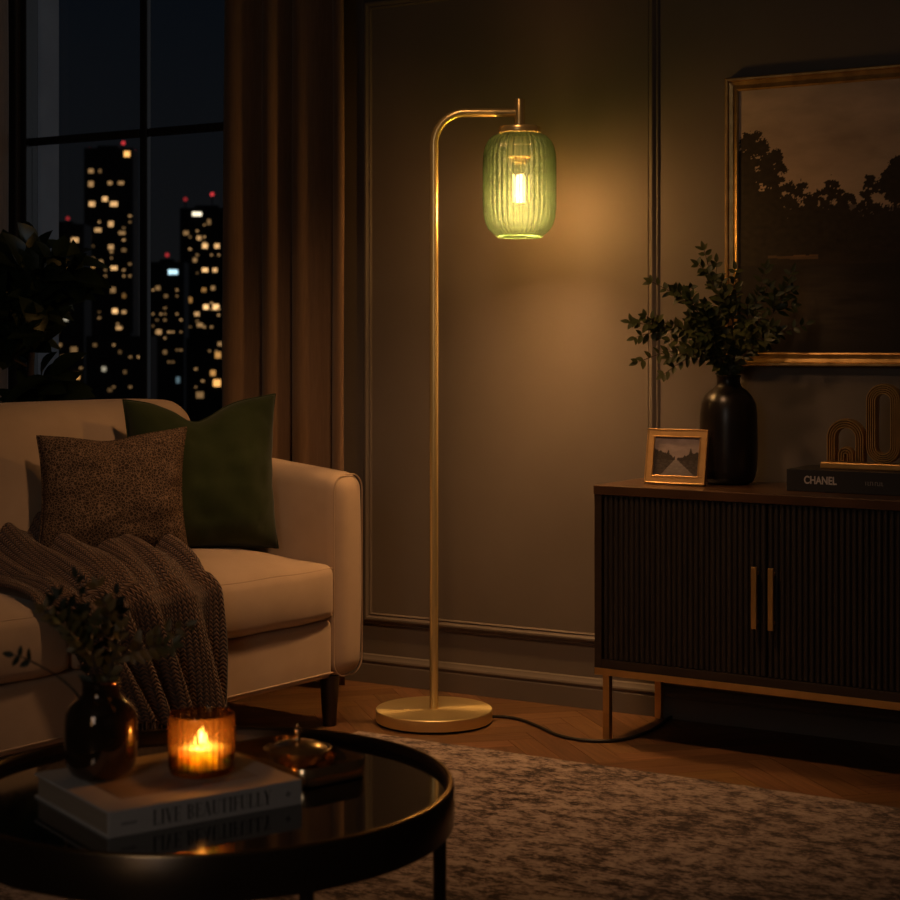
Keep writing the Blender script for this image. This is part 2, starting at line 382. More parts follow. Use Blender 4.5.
def text_obj(name, s, size, mat, parent, loc, rot, extr=.0004, sx=1, bold=0):
    cu = bpy.data.curves.new(name+'_t', 'FONT'); cu.body = s; cu.size = size; cu.extrude = extr; cu.align_x = 'LEFT'; cu.offset = bold
    t = bpy.data.objects.new(name+'_t', cu); COL.objects.link(t)
    bpy.context.view_layer.update()
    me = bpy.data.meshes.new_from_object(t.evaluated_get(bpy.context.evaluated_depsgraph_get()))
    bpy.data.objects.remove(t); bpy.data.curves.remove(cu)
    me.materials.clear(); me.name = name
    o = obj(name, me, mat, parent, loc, rot, smooth=False); o.scale = (sx, 1, 1); return o

# ------------------------------------------------------------------ room shell (u along the wall, w into the room)
U0, U1, W1, ZC = -2.9, 3.3, 5.4, 2.75
WIN_U0, WIN_U1, WIN_Z0, WIN_Z1 = -2.17, -1.06, .25, 2.55
def wbox(bm, u0, u1, w0, w1, z0, z1): box(bm, u0, u1, -w1, -w0, z0, z1)   # in a frame placed at P0, turned by WA
def wobj(name, bm, mat, **k): return obj(name, bm, mat, None, P0, (0,0,WA), **k)
bm = bmesh.new(); T = -.08
wbox(bm, U0, WIN_U0, T, 0, -.12, ZC); wbox(bm, WIN_U1, U1, T, 0, -.12, ZC)
wbox(bm, WIN_U0, WIN_U1, T, 0, -.12, WIN_Z0); wbox(bm, WIN_U0, WIN_U1, T, 0, WIN_Z1, ZC)
struct(wobj('wall_back', bm, M['wall'], smooth=False))
bm = bmesh.new(); wbox(bm, U0-.1, U0, 0, W1, -.12, ZC); struct(wobj('wall_left', bm, M['wall'], smooth=False))
bm = bmesh.new(); wbox(bm, U1, U1+.1, 0, W1, -.12, ZC); struct(wobj('wall_right', bm, M['wall'], smooth=False))
bm = bmesh.new(); wbox(bm, U0-.1, U1+.1, W1, W1+.1, -.12, ZC); struct(wobj('wall_front', bm, M['wall'], smooth=False))
bm = bmesh.new(); wbox(bm, U0-.1, U1+.1, T, W1+.1, ZC, ZC+.1); struct(wobj('ceiling', bm, M['ceiling'], smooth=False))
# floor: herringbone blocks over a slab
bm = bmesh.new(); wbox(bm, U0, U1, 0, W1, -.12, -.010)
cl = bm.verts.layers.float_color.new('Col'); uvl = bm.loops.layers.uv.new('UVMap')
for v in bm.verts: v[cl] = (.03,.015,.008,1)
PL, PW = .42, .07; nk = 6; gap = .0006; c45, s45 = math.cos(R(45)), math.sin(R(45))
def plank(x0, y0, x1, y1, horiz):
    cx, cy = (x0+x1)/2, (y0+y1)/2
    U, Wc = c45*cx - s45*cy, s45*cx + c45*cy
    if not (U0+.3 < U < 2.6 and -.3 < Wc < 3.4): return
    k = random.uniform(.72, 1.15); base = (.205*k, .103*k*random.uniform(.94,1.06), .043*k*random.uniform(.9,1.1), 1)
    co = [(x0+gap,y0+gap),(x1-gap,y0+gap),(x1-gap,y1-gap),(x0+gap,y1-gap)]
    top, bot = [], []
    for (x, y) in co:
        uu, ww = c45*x - s45*y, s45*x + c45*y
        v = bm.verts.new((uu, -ww, 0)); v[cl] = base; top.append(v)
    f = bm.faces.new(top[::-1])
    off = random.uniform(0, 9)
    for lp in f.loops:
        i = top.index(lp.vert); x, y = co[i]
        lp[uvl].uv = ((x-x0)+off, (y-y0)+off) if horiz else ((y-y0)+off, (x-x0)+off)
    low = []
    for v in top:
        q = bm.verts.new(v.co - Vector((0,0,.009))); q[cl] = (.02,.01,.005,1); low.append(q)
    for i in range(4): bm.faces.new((top[i], top[(i+1)%4], low[(i+1)%4], low[i]))
for k in range(-70, 90):
    for m in range(-8, 9):
        x = k*PW + m*2*PL; y = k*PW
        plank(x, y, x+PL, y+PW, True)
        plank(x+PL, y+PW-PL, x+PL+PW, y+PW, False)
bmesh.ops.bisect_plane(bm, geom=bm.verts[:]+bm.edges[:]+bm.faces[:], plane_co=(0,0,0), plane_no=(0,1,0), clear_outer=True)
o = wobj('floor', bm, M['floor'], smooth=False); struct(o)

# baseboard and panel mouldings: a profile swept along straight runs
def run(prof, a, b, along, up):
    """prof = list of (out, up) pairs; a, b ends in local coordinates"""
    bm = bmesh.new(); rings = []
    for p in (a, b):
        rings.append([bm.verts.new(Vector(p) + Vector((0,-1,0))*q[0] + Vector(up)*q[1]) for q in prof])
    n = len(prof)
    for i in range(n): bm.faces.new((rings[0][i], rings[0][(i+1)%n], rings[1][(i+1)%n], rings[1][i]))
    bm.faces.new(rings[0][::-1]); bm.faces.new(rings[1]); return bm
base_prof = [(0,0),(.013,0),(.013,.054),(.0105,.057),(.013,.061),(.0145,.066),(.013,.071),(.009,.075),(.006,.082),(0,.085)]
struct(wobj('baseboard_back', run(base_prof, (WIN_U1-2.0,0,0), (U1,0,0), 0, (0,0,1)), M['wall'], angle=25))
mould = [(0,0),(.004,.001),(.006,.004),(.005,.007),(.008,.010),(.013,.016),(.013,.021),(.008,.025),(.006,.028),(.008,.031),(.005,.034),(0,.035)]
def panel(u0, u1, z0, z1, nm):
    bm = bmesh.new(); n = len(mould); rings = []
    for (u, z, du, dz) in ((u0,z0,1,1),(u1,z0,-1,1),(u1,z1,-1,-1),(u0,z1,1,-1)):
        rings.append([bm.verts.new((u+du*q[1], -q[0], z+dz*q[1])) for q in mould])
    for k in range(4):
        a, b = rings[k], rings[(k+1)%4]
        for i in range(n-1): bm.faces.new((a[i], a[i+1], b[i+1], b[i]))
    struct(wobj(nm, bm, M['wall'], angle=25))
panel(-.778, .176, .172, 2.03, 'trim_1')
panel(.36+1.4, .36+2.6, .170, 2.03, 'trim_2')

# ------------------------------------------------------------------ window
wroot = bpy.data.objects.new('window_1', None); COL.objects.link(wroot); wroot.location = P0; wroot.rotation_euler = (0,0,WA); struct(wroot)
def wpart(name, bm, mat, **k): return obj(name, bm, mat, wroot, **k)
bm = bmesh.new(); FW = .045
wbox(bm, WIN_U0, WIN_U0+FW*.6, -.07, -.01, WIN_Z0, WIN_Z1); wbox(bm, WIN_U1-FW, WIN_U1, -.07, -.01, WIN_Z0, WIN_Z1)
wbox(bm, WIN_U0+FW*.6, WIN_U1-FW, -.07, -.01, WIN_Z0, WIN_Z0+FW); wbox(bm, WIN_U0+FW*.6, WIN_U1-FW, -.07, -.01, WIN_Z1-FW, WIN_Z1)
wpart('window_frame', bm, M['window_frame'], smooth=False, bevel=.004)
MU, TZ = -1.645, 1.690
bm = bmesh.new(); wbox(bm, MU-.015, MU+.015, -.052, -.028, WIN_Z0+FW, WIN_Z1-FW); wpart('mullion', bm, M['window_frame'], smooth=False, bevel=.004)
bm = bmesh.new(); wbox(bm, WIN_U0+.027, MU-.019, -.050, -.030, TZ-.013, TZ+.013); wpart('transom', bm, M['window_frame'], smooth=False, bevel=.004)
bm = bmesh.new(); wbox(bm, MU+.019, WIN_U1-FW, -.050, -.030, TZ-.013, TZ+.013); wpart('transom', bm, M['window_frame'], smooth=False, bevel=.004)
for (a, b_) in ((WIN_U0+.027, MU-.019), (MU+.019, WIN_U1-FW)):
    for (c, d) in ((WIN_Z0+FW, TZ-.015), (TZ+.015, WIN_Z1-FW)):
        bm = bmesh.new(); wbox(bm, a, b_, -.043, -.038, c, d); wpart('glass_pane', bm, M['pane'], smooth=False)
bm = bmesh.new(); wbox(bm, WIN_U0-.02, WIN_U1+.02, -.01, .06, WIN_Z0-.04, WIN_Z0); wpart('window_sill', bm, M['wall'], smooth=False, bevel=.004)
bm = bmesh.new(); wbox(bm, WIN_U0-.05, WIN_U0-.001, -.20, -.081, 0, ZC); struct(wobj('trim_3', bm, M['stone'], smooth=False))   # masonry pier outside the glass

# ------------------------------------------------------------------ curtains
def curtain(name, label, u0, u1, w, period, amp, mat, phase, seed):
    t = thing(name, label, 'curtain', WP((u0+u1)/2, w, .02), WA)
    hw = (u1-u0)/2; n = int((u1-u0)/.006); nz = 30; bm = bmesh.new(); V = []
    for i in range(n+1):
        row = []; u = -hw + 2*hw*i/n
        for j in range(nz+1):
            z = 2.66*j/nz
            ph = 2*PI*(u/period) + phase + .5*math.sin(u*21+seed)
            s = math.sin(ph); a = amp*(1+.15*math.sin(u*33+seed*2))*(1 - .12*math.sin(z*1.3+u*8))
            y = a*(abs(s)**.75*(1 if s > 0 else -1)) + .006*noise.noise(Vector((u*9, z*1.1, seed)))
            x = u + .014*math.cos(ph) + .012*noise.noise(Vector((u*6, z*.6, seed+4)))
            row.append(bm.verts.new((x, y, z)))
        V.append(row)
    for i in range(n):
        for j in range(nz): bm.faces.new((V[i][j], V[i+1][j], V[i+1][j+1], V[i][j+1]))
    o = obj('panel', bm, mat, t, angle=180); m = o.modifiers.new('Solidify', 'SOLIDIFY'); m.thickness = .003
    bm = tube([(-hw-.05, 0, 2.69), (hw+.05, 0, 2.69)], .014, 12); obj('rod', bm, M['window_frame'], t)
    return t
curtain('curtain', 'long brown curtain hanging in folds between the window and the panelled wall', -1.162, -.738, .13, .128, .038, M['curtain'], 1.4, 1.0)
curtain('curtain', 'pale grey-brown curtain edge at the far side of the window behind the tree', -2.62, -2.13, .13, .11, .04, M['curtain_pale'], .3, 5.0)

# ------------------------------------------------------------------ night city
def bldg(name, label, px0, px1, ytop, Y, lit, beacons, dim=0, seed=0, dimy=None, depth=5):
    k = Y/F; cx = ((px0+px1)/2-450)*k; zt = CAM_H + (HZ-ytop)*k
    t = thing(name, label, 'building', (cx, Y, -60), 0, 'city towers outside the window')
    hw = (px1-px0)/2*k; hgt = zt+60
    obj('tower_body', B(-hw, hw, 0, depth, 0, hgt), M['facade'], t, smooth=False)
    obj('roof_plant', B(-hw*.5, hw*.35, depth*.2, depth*.7, hgt, hgt+3*k), M['facade'], t, smooth=False)
    rnd = random.Random(seed); spots = list(lit)
    for _ in range(dim):
        c = rnd.randint(0, 7); y = rnd.uniform(dimy[0], dimy[1])
        spots.append((px0+3+(px1-px0-6)*c/7, dimy[0]+round((y-dimy[0])/6)*6, rnd.choice((3,4)), 3, 'warm', rnd.uniform(.05,.28)))
    for (px, y, w, h, c, s) in spots:
        x = (px-450)*k-cx; z = CAM_H+(HZ-y)*k+60
        key = (c, round(s, 1) if s > .3 else round(s, 2))
        if key not in LIT: LIT[key] = emit('lit_%s_%d' % (c, round(s*100)), CC[c], s)
        obj('lit_window', B(x-w*k*.36, x+w*k*.36, -.12, 0, z-h*k*.34, z+h*k*.34), LIT[key], t, smooth=False)
    for (px, y, s) in beacons:
        x = (px-450)*k-cx; z = CAM_H+(HZ-y)*k+60
        key = ('red', s)
        if key not in LIT: LIT[key] = emit('beacon_red_%d' % round(s*100), CC['red'], s)
        obj('mast', tube([(x, 3, min(hgt, z)-.5), (x, 3, z)], .12, 6), M['facade'], t)
        obj('beacon', lathe([(0,-2.2*k),(1.5*k,-1.6*k),(2.2*k,0),(1.5*k,1.6*k),(0,2.2*k)], 10, center=(x,3,z)), LIT[key], t)
    return t
EMIT_K = 1.7; LIT = {}; CC = {'warm': (1,.55,.22), 'amber': (1,.47,.13), 'white': (1,.86,.62), 'cool': (.55,.85,1), 'red': (1,.06,.07)}
W_, A_, H_, C_ = 'warm', 'amber', 'white', 'cool'
bldg('skyscraper', 'tall dark tower with rows of lit windows rising highest beyond the window', 84, 133, 148, 300,
     [(127,154,8,8,A_,.95),(91,171,7,6,W_,.2),(100,171,4,5,W_,.10),(110,183,6,5,W_,.22),(121,183,8,5,W_,.20),(91,184,7,8,W_,.22),(105,199,7,7,W_,.55),(92,204,8,7,W_,.55),(114,204,10,7,W_,.55),
      (98,230,9,6,W_,.35),(111,224,7,8,W_,.42),(88,237,9,7,W_,.42),(122,233,9,5,W_,.18),(111,247,7,7,W_,.35),(92,266,8,5,A_,.35),(101,263,5,9,W_,.2),(114,268,9,6,W_,.55),(124,250,6,5,W_,.1),
      (113,290,7,8,W_,.15),(124,296,5,6,A_,.1),(115,311,7,7,W_,.75),(124,312,6,5,W_,.28),(119,328,8,5,W_,.3)],
     [(120,141,.40),(86,148,.22),(131,149,.3)], 26, 3, (186,330))
bldg('skyscraper', 'dark tower with a bright white crown of light and red beacons beside the brown curtain', 180, 236, 208, 330,
     [(197,214,13,6,H_,.95),(205,246,7,7,W_,.7),(217,246,7,7,W_,.55),(205,270,8,6,W_,.75),(215,270,6,6,W_,.6),(199,238,6,6,W_,.3),(186,233,7,6,W_,.16),(209,222,5,8,W_,.12),
      (206,307,7,7,W_,.9),(216,307,8,8,W_,.95),(197,314,7,6,W_,.32),(195,260,5,6,W_,.2),(204,290,6,6,A_,.22),(213,288,5,6,W_,.2),(190,300,6,8,A_,.2)],
     [(183,198,.16),(210,193,.42),(224,200,.15)], 30, 5, (225,330))
bldg('office_block', 'dark office block with a pale blue lit sign between the two towers', 150, 184, 262, 270,
     [(173,272,13,7,C_,.85),(158,288,6,6,W_,.15),(166,296,5,5,W_,.1),(159,332,7,7,W_,.28),(152,354,7,8,H_,.42),(151,375,6,7,H_,.26),(178,380,5,9,C_,.1),(165,352,5,6,W_,.10)],
     [(164,254,.25)], 22, 8, (284,376))
bldg('office_block', 'low dark block with white lights seen through the tree leaves', 46, 84, 224, 240,
     [(77,275,9,6,H_,.8),(73,294,10,7,H_,.5),(75,240,10,7,W_,.42),(66,319,6,6,H_,.25),(56,236,4,4,W_,.1),(76,376,10,10,A_,.45),(53,362,6,7,A_,.22),(74,350,9,9,W_,.12),(60,345,5,5,W_,.12),(68,392,8,8,A_,.14)],
     [(63,217,.16)], 18, 11, (236,390))
bldg('office_block', 'low dark block with a few scattered lights at the foot of the tallest tower', 86, 150, 336, 210,
     [(104,369,6,7,H_,.2),(120,352,4,5,W_,.06),(95,345,5,5,W_,.08),(125,372,4,5,W_,.08),(110,390,6,5,W_,.06)], [], 8, 15, (345,392))
bldg('office_block', 'low dark block with glowing amber street lights beside the curtain', 186, 240, 338, 220,
     [(217,383,10,10,A_,.8),(218,355,8,9,A_,.35),(213,373,7,8,A_,.35),(200,395,10,9,W_,.14),(220,344,6,6,W_,.18),(200,325,8,6,W_,.2)], [], 10, 17, (345,395))

# ------------------------------------------------------------------ foliage helpers
def add_leaf(bm, p, d, nrm, L, Wd, fold=.25, droop=.15, n=5):
    d = Vector(d).normalized(); s = d.cross(Vector(nrm)).normalized(); u = s.cross(d).normalized(); rows = []
    for i in range(n+1):
        t = i/n; w = Wd/2*math.sin(PI*min(1, t**.8))**.8 if 0 < t < 1 else 0
        c = Vector(p) + d*L*t - u*droop*L*t*t
        if w == 0: rows.append([bm.verts.new(c)])
        else: rows.append([bm.verts.new(c - s*w + u*fold*w), bm.verts.new(c), bm.verts.new(c + s*w + u*fold*w)])
    for a, b in zip(rows[:-1], rows[1:]):
        if len(a) == 1 and len(b) == 3: bm.faces.new((a[0], b[1], b[0])); bm.faces.new((a[0], b[2], b[1]))
        elif len(a) == 3 and len(b) == 1: bm.faces.new((a[0], a[1], b[0])); bm.faces.new((a[1], a[2], b[0]))
        elif len(a) == 3: bm.faces.new((a[0], a[1], b[1], b[0])); bm.faces.new((a[1], a[2], b[2], b[1]))
def branch(name, label, group, base, pts, L, Wd, step, mat, rnd, cat='branch', side_twigs=0, start=.3):
    """pts relative to base: a stem with pairs of oval leaves"""
    t = thing(name, label, cat, base, 0, group)
    path = spline([(0,0,0)] + pts, 8); k = len(path)
    sb = tube(path, [.0024*(1-.65*i/k) for i in range(k)], 6); lb = bmesh.new()
    def leaves_on(path, start):
        acc = 0; flip = 1; total = sum((path[i+1]-path[i]).length for i in range(len(path)-1)); run_ = 0
        for i in range(len(path)-1):
            seg = path[i+1]-path[i]; run_ += seg.length; acc += seg.length
            if acc < step or run_ < total*start: continue
            acc = 0; tdir = seg.normalized(); sc = 1 - .35*(run_/total)
            side = tdir.cross(Vector((rnd.uniform(-.3,.3), -1, rnd.uniform(-.3,.5)))).normalized()
            for sg in (1, -1):
                if rnd.random() < .08: continue
                d = side*sg*rnd.uniform(.75,1.1) + tdir*rnd.uniform(.45,.9) + Vector((rnd.uniform(-.3,.3), rnd.uniform(-.5,.2), rnd.uniform(-.2,.3)))
                add_leaf(lb, path[i+1], d, Vector((rnd.uniform(-.5,.5), -1, rnd.uniform(.1,.9))), L*sc*rnd.uniform(.8,1.15), Wd*sc*rnd.uniform(.85,1.15), droop=rnd.uniform(0,.25))
        add_leaf(lb, path[-1], path[-1]-path[-2], Vector((0,-1,.3)), L*.7, Wd*.65)
    leaves_on(path, start)
    for q in range(side_twigs):
        i = int(k*rnd.uniform(.48,.80)); tdir = (path[min(i+1,k-1)]-path[i-1]).normalized()
        d = (tdir + Vector((rnd.uniform(-.9,.9), rnd.uniform(-.5,.15), rnd.uniform(-.3,.7)))).normalized()
        ln = rnd.uniform(.06,.11); tw = [path[i] + d*ln*j/6 + Vector((0,0,-.015*(j/6)**2)) for j in range(7)]
        tube(tw, [.0014*(1-.6*j/7) for j in range(7)], 5, sb); leaves_on(tw, .15)
    obj('stem', sb, M['stem'], t); obj('leaves', lb, mat, t, angle=180)
    return t

# ------------------------------------------------------------------ floor lamp
LX, LY = -.0425, 4.487
lamp = thing('floor_lamp', 'tall brass floor lamp with round base, bent arm and lit green ribbed glass shade', 'floor lamp', (LX, LY, 0))
obj('base_pad', lathe([(.148,0),(.148,.005)], 64), M['black_felt'], lamp)
obj('base', lathe([(.0,.005),(.153,.005),(.155,.007),(.155,.034),(.1535,.036),(0,.036)], 96), M['brass_disc'], lamp, angle=30)
AZ = 1.617; br = .085; AL = .227
path = [(0,0,.036)] + [(0,0,z) for z in (.4,.8,1.2,AZ-br-.02)] + [(br-br*math.cos(a), 0, AZ-br+br*math.sin(a)) for a in [PI/2*i/14 for i in range(15)]] + [(AL-.01,0,AZ)]
obj('pole', tube(path, .0118, 24), M['brass'], lamp, angle=60)
obj('stem', lathe([(0,1.578),(.0145,1.578),(.0145,1.651),(.0135,1.653),(0,1.653)], 32, center=(AL,0,0)), M['brass'], lamp, angle=40)
obj('cap', lathe([(0,1.562),(.055,1.562),(.056,1.564),(.056,1.576),(.054,1.579),(0,1.579)], 64, center=(AL,0,0)), M['brass'], lamp, angle=40)
obj('socket', lathe([(0,1.496),(.026,1.496),(.0325,1.498),(.0325,1.5615),(0,1.5615)], 40, center=(AL,0,0)), M['brass'], lamp, angle=40)
# shade: ribbed barrel, open at the bottom, wall with thickness
NR = 38
def rib(i, r, z):
    return 1 + (.030 if r > .05 else 0)*(abs(math.sin(PI*i/8)) - .6)
prof_out = [(.058,1.5610),(.064,1.5585),(.074,1.552),(.084,1.541),(.091,1.527),(.0955,1.508),(.097,1.485),(.097,1.44),(.097,1.39),(.0965,1.36),(.094,1.338),(.089,1.320),(.081,1.306),(.071,1.296),(.062,1.290),(.060,1.2885)]
prof = prof_out + [(.0578,1.2890)] + [(r-.0034, z-(.0015 if z > 1.5 else -.0022 if z < 1.33 else 0)) for r, z in reversed(prof_out[:-1])]
bm = lathe(prof, NR*8, rib=rib, cap=False, center=(0,0,0))
bmesh.ops.remove_doubles(bm, verts=bm.verts, dist=1e-5)
shade = obj('lamp_shade', bm, M['shade_glass'], lamp, (AL,0,0), angle=180); shade['label'] = 'green ribbed glass lamp shade'
bm = lathe([(.0562,1.2870),(.0590,1.2845),(.0622,1.2858),(.0628,1.2885),(.0605,1.2905),(.0570,1.2895),(.0562,1.2870)], 80, cap=False)
M['rim_glass'] = glass('pale_green_rim', (.85,.92,.72), .5, gloss=.1, frost=.35, glow_tint=(.5,.8,.45))
obj('shade_rim', bm, M['rim_glass'], lamp, (AL,0,0))
bprof = [(.0125,1.496),(.0135,1.485),(.017,1.465),(.024,1.440),(.0290,1.400),(.030,1.378),(.0280,1.358),(.021,1.345),(.010,1.338),(0,1.337)]
bulb = obj('bulb', lathe(bprof, 40, cap=False), M['bulb_glass'], lamp, (AL,0,0), angle=180)
bm = bmesh.new()
for q in range(6):
    a = 2*PI*q/6; x, y = .0085*math.cos(a), .0085*math.sin(a)
    tube([(x*.8,y*.8,1.452),(x,y,1.43),(x,y,1.395),(x*.8,y*.8,1.378)], .0016, 6, bm)
obj('filament', bm, M['filament'], bulb)
obj('bulb_cap', lathe([(0,1.484),(.0155,1.484),(.0155,1.497),(0,1.497)], 32), M['brass_dark'], bulb)
obj('bulb_post', lathe([(0,1.385),(.002,1.385),(.0035,1.47),(.0095,1.484),(0,1.484)], 16), M['bulb_glass'], bulb)
def fl(px, py, z=.005):
    Y = F*(CAM_H-z)/(py-HZ); return Vector(((px-450)/F*Y, Y, z))
cord = [fl(492,716.5,.012), fl(506,717), fl(522,720), fl(540,727), fl(556,734.5), fl(575,739), fl(598,741), fl(622,739.5), fl(642,734), fl(657,727), fl(667,719.5), fl(676,714)]
obj('power_cord', tube([p - Vector((LX,LY,0)) for p in spline(cord, 8)], .0042, 10), M['cable'], lamp)

# ------------------------------------------------------------------ sofa
SA = math.atan2(-.804, -.595); SO = Vector((-.222, 4.480, 0))
SX = Vector((math.cos(SA), math.sin(SA), 0)); SYv = Vector((-math.sin(SA), math.cos(SA), 0))   # along the sofa away from the near arm; out of its front
sofa = thing('sofa', 'beige linen sofa with square arms, piped cushions and dark tapered legs', 'sofa', SO, SA)
SL, SDp, AT = 2.0, .74, .118
def arm_fn(p, u):
    q = p.copy()
    if u.z > 0: q.z += .030*(-p.y)/.3*min(1, u.z) if -p.y < .3 else .030*min(1,u.z)
    q.x += .004*(1-u.z*u.z)*u.x
    if u.y > .8: q.y += .004*(1-u.z**2)
    return q
for x0, nm in ((0, 'arm'), (SL-AT, 'arm')):
    a = obj(nm, softbox(x0, x0+AT, -SDp, 0, .132, .662, .044, arm_fn), M['linen'], sofa, angle=180)
    lp = []
    for (cx, cz, a0) in ((x0+AT-.044, .618, 0), (x0+.044, .618, 90), (x0+.044, .176, 180), (x0+AT-.044, .176, 270)):
        for q in range(7):
            th = R(a0+15*q); lp.append((cx+.0425*math.cos(th), -.0135, cz+.0425*math.sin(th)))
    obj('piping', tube(lp, .0020, 6, closed=True), M['piping'], a)
b0 = obj('base', softbox(AT, SL-AT, -SDp+.03, -.014, .134, .286, .016), M['linen'], sofa, angle=180)
obj('piping', tube([(AT+.004,-.012,.150),(SL-AT-.004,-.012,.150)], .0022, 6), M['piping'], b0)
obj('backrest', softbox(AT, SL-AT, -SDp, -.56, .25, .80, .04), M['linen'], sofa, angle=180)
SEAT_Z = .430
def seat_z(x, y, n=0):
    """height of the seat top at x along the sofa and depth -y"""
    cw = (SL-2*AT)/2; c = AT + cw*(.5 if x < AT+cw else 1.5); ux = max(-1, min(1, (x-c)/(cw/2))); uy = max(-1, min(1, (y+.235)/.235))
    return SEAT_Z + .052*max(0, 1-ux**4)*max(0, (1-(max(0,uy)**2.5)))*(1 if uy > -1 else 0)
def seat_fn(c):
    def f(p, u):
        q = p.copy()
        if u.z > 0: q.z += .052*max(0,1-u.x**4)*max(0,1-max(0,u.y)**2.5)*u.z
        q.y += .014*max(0,1-u.x**4)*(1-u.z*u.z)*max(0, u.y)
        q.z += .004*noise.noise(Vector((p.x*6, p.y*6, c)))
        return q
    return f
cw = (SL-2*AT)/2
for k in range(2):
    x0 = AT + k*cw + .003; x1 = x0 + cw - .006
    s = obj('seat_cushion', softbox(x0, x1, -.56, .0, .288, SEAT_Z, .026, seat_fn(k)), M['linen'], sofa, angle=180)
    for zz in (SEAT_Z-.010, .300):
        lp = []; n = 60
        for i in range(n+1):
            x = x0+.010+(x1-x0-.020)*i/n; ux = (x-(x0+x1)/2)/((x1-x0)/2)
            uz = (zz-(.288+SEAT_Z)/2)/((SEAT_Z-.288)/2)
            lp.append((x, -.0085 + .014*max(0,1-ux**4)*(1-uz*uz)*.9, zz+.004*noise.noise(Vector((x*6, 0, k))) + (.003*max(0,1-ux**4) if zz > .4 else 0)))
        obj('piping', tube(lp, .0030, 6), M['piping'], s)
def back_fn(k):
    def f(p, u):
        q = p.copy()
        q.y += -.10*(p.z-.45)/.42 + .035*max(0,1-u.x**4)*max(0,1-u.z**4)*max(0,u.y)
        q.z += .012*max(0,1-u.x**6)*max(0,u.z)**3
        q.y += .010*noise.fractal(Vector((p.x*9+k*5, p.z*3, 2)), .9, 2, 3)*max(0,u.y)
        return q
    return f
for k in range(2):
    x0 = AT + k*cw + .008; x1 = x0+cw-.012
    obj('back_cushion', softbox(x0, x1, -.585, -.415, .44, .842, .060, back_fn(k), seg=6), M['linen'], sofa, angle=180)
for (x, y) in ((.085,-.055),(SL-.085,-.055),(.085,-SDp+.06),(SL-.085,-SDp+.06)):
    obj('leg', lathe([(0,0),(.017,0),(.018,.002),(.0265,.133),(0,.133)], 20, center=(x,y,0)), M['leg_wood'], sofa, angle=40)

# cushions
def cushion(name, label, ctr, rotz, tilt, roll, w, h, t, mat, chop, seed, pinch, pip, shear=0):
    th = thing(name, label, 'cushion', ctr, rotz)
    bm, edge = pillow(w, h, t, pinch=pinch, chop=chop, seed=seed, wr=.010, shear=shear)
    o = obj('cover', bm, mat, th, (0,0,h/2*math.cos(tilt)), (tilt, roll, 0), angle=180)
    obj('piping', tube(edge, .0026, 6, closed=True), pip, o)
    return th
cushion('throw_pillow', 'dark green velvet cushion leaning in the corner of the sofa arm', (-.645, 4.390, .462), R(30), R(-13), R(-1.2), .425, .412, .17, M['velvet'], .050, 2.2, .085, M['velvet'], .10)
cushion('throw_pillow', 'brown nubby woven cushion leaning in front of the green velvet one', (-.824, 4.135, .487), R(26), R(-17), R(-2.0), .375, .312, .13, M['boucle'], .012, 5.1, .085, M['boucle'], .11)

# throw blanket
th = thing('throw_blanket', 'chunky brown knit throw spilling over the front edge of the sofa seat', 'blanket', SO, SA)
def throw_pt(a, b):
    """a 0..1 from the arm side to the far side, b 0..1 from the seat back to the hem"""
    D = .40; H = .30; tot = D+H; s = b*tot
    fold = math.sin(2*PI*(4.6*a + .35*b) + .9*math.sin(2*PI*a*1.3+1)) ; fold = (.5+.5*fold)**1.3
    fold2 = math.sin(2*PI*(9.5*a - .6*b)+2)*.5+.5
    xr_b, xl_b = .370+AT, .90+AT*.9; xr_f, xl_f = .485+AT, .985+AT; xr_h, xl_h = .500+AT, .85+AT
    if s < D:
        t = s/D; d = D*(1-t)
        xr = xr_b+(xr_f-xr_b)*t; xl = xl_b+(xl_f-xl_b)*t
        x = xr+(xl-xr)*a; y = -d
        edge = min(1, t*1.0)
        z = seat_z(x, min(y, -.02)) + .012 + .038*fold*(1-.35*t) + .010*fold2 + .050*(1-t)**3*(.4+.6*math.sin(PI*a))
        if d < .05: z -= .022*(1-d/.05)**2
        return Vector((x, y + .01*math.sin(a*7), z))
    q = (s-D)/H
    xr = xr_f+(xr_h-xr_f)*q; xl = xl_f+(xl_h-xl_f)*q**.8
    x = xr+(xl-xr)*a
    arc = min(1, q/.10); y = .030*math.sin(arc*PI/2)
    z0 = SEAT_Z + .012 + .020*fold*(1-min(1,q*4)) - .0
    hl = .292 + .02*math.sin(a*5+.5) - .05*max(0,a-.65)
    z = z0 - hl*q
    y += (.010 + .080*q**.7)*fold + .012*fold2*q + .004
    return Vector((x - .012*fold*q, y, z))
NA, NBb = 150, 120; bm = bmesh.new(); uvl = bm.loops.layers.uv.new('UVMap'); V = [[bm.verts.new(throw_pt(i/NA, j/NBb)) for j in range(NBb+1)] for i in range(NA+1)]
for i in range(NA):
    for j in range(NBb):
        f = bm.faces.new((V[i][j], V[i][j+1], V[i+1][j+1], V[i+1][j]))
        for lp, (ii, jj) in zip(f.loops, ((i,j),(i,j+1),(i+1,j+1),(i+1,j))): lp[uvl].uv = (ii/NA*.85, jj/NBb)
kn = obj('knit_cloth', bm, M['knit'], th, angle=180); m = kn.modifiers.new('Solidify', 'SOLIDIFY'); m.thickness = .007; m.offset = 1
fb = bmesh.new()
for i in range(46):
    a = (i+.5)/46; p = throw_pt(a, 1); r_ = random.Random(i); L = r_.uniform(.035,.06)
    tube([p + Vector((0,.003,.004)), p + Vector((r_.uniform(-.004,.004), .004, -L*.5)), p + Vector((r_.uniform(-.008,.008), r_.uniform(0,.006), -L))], [.0024,.0018,.0010], 5, fb)
fr = obj('fringe', fb, M['fringe'], th); fr['kind'] = 'stuff'

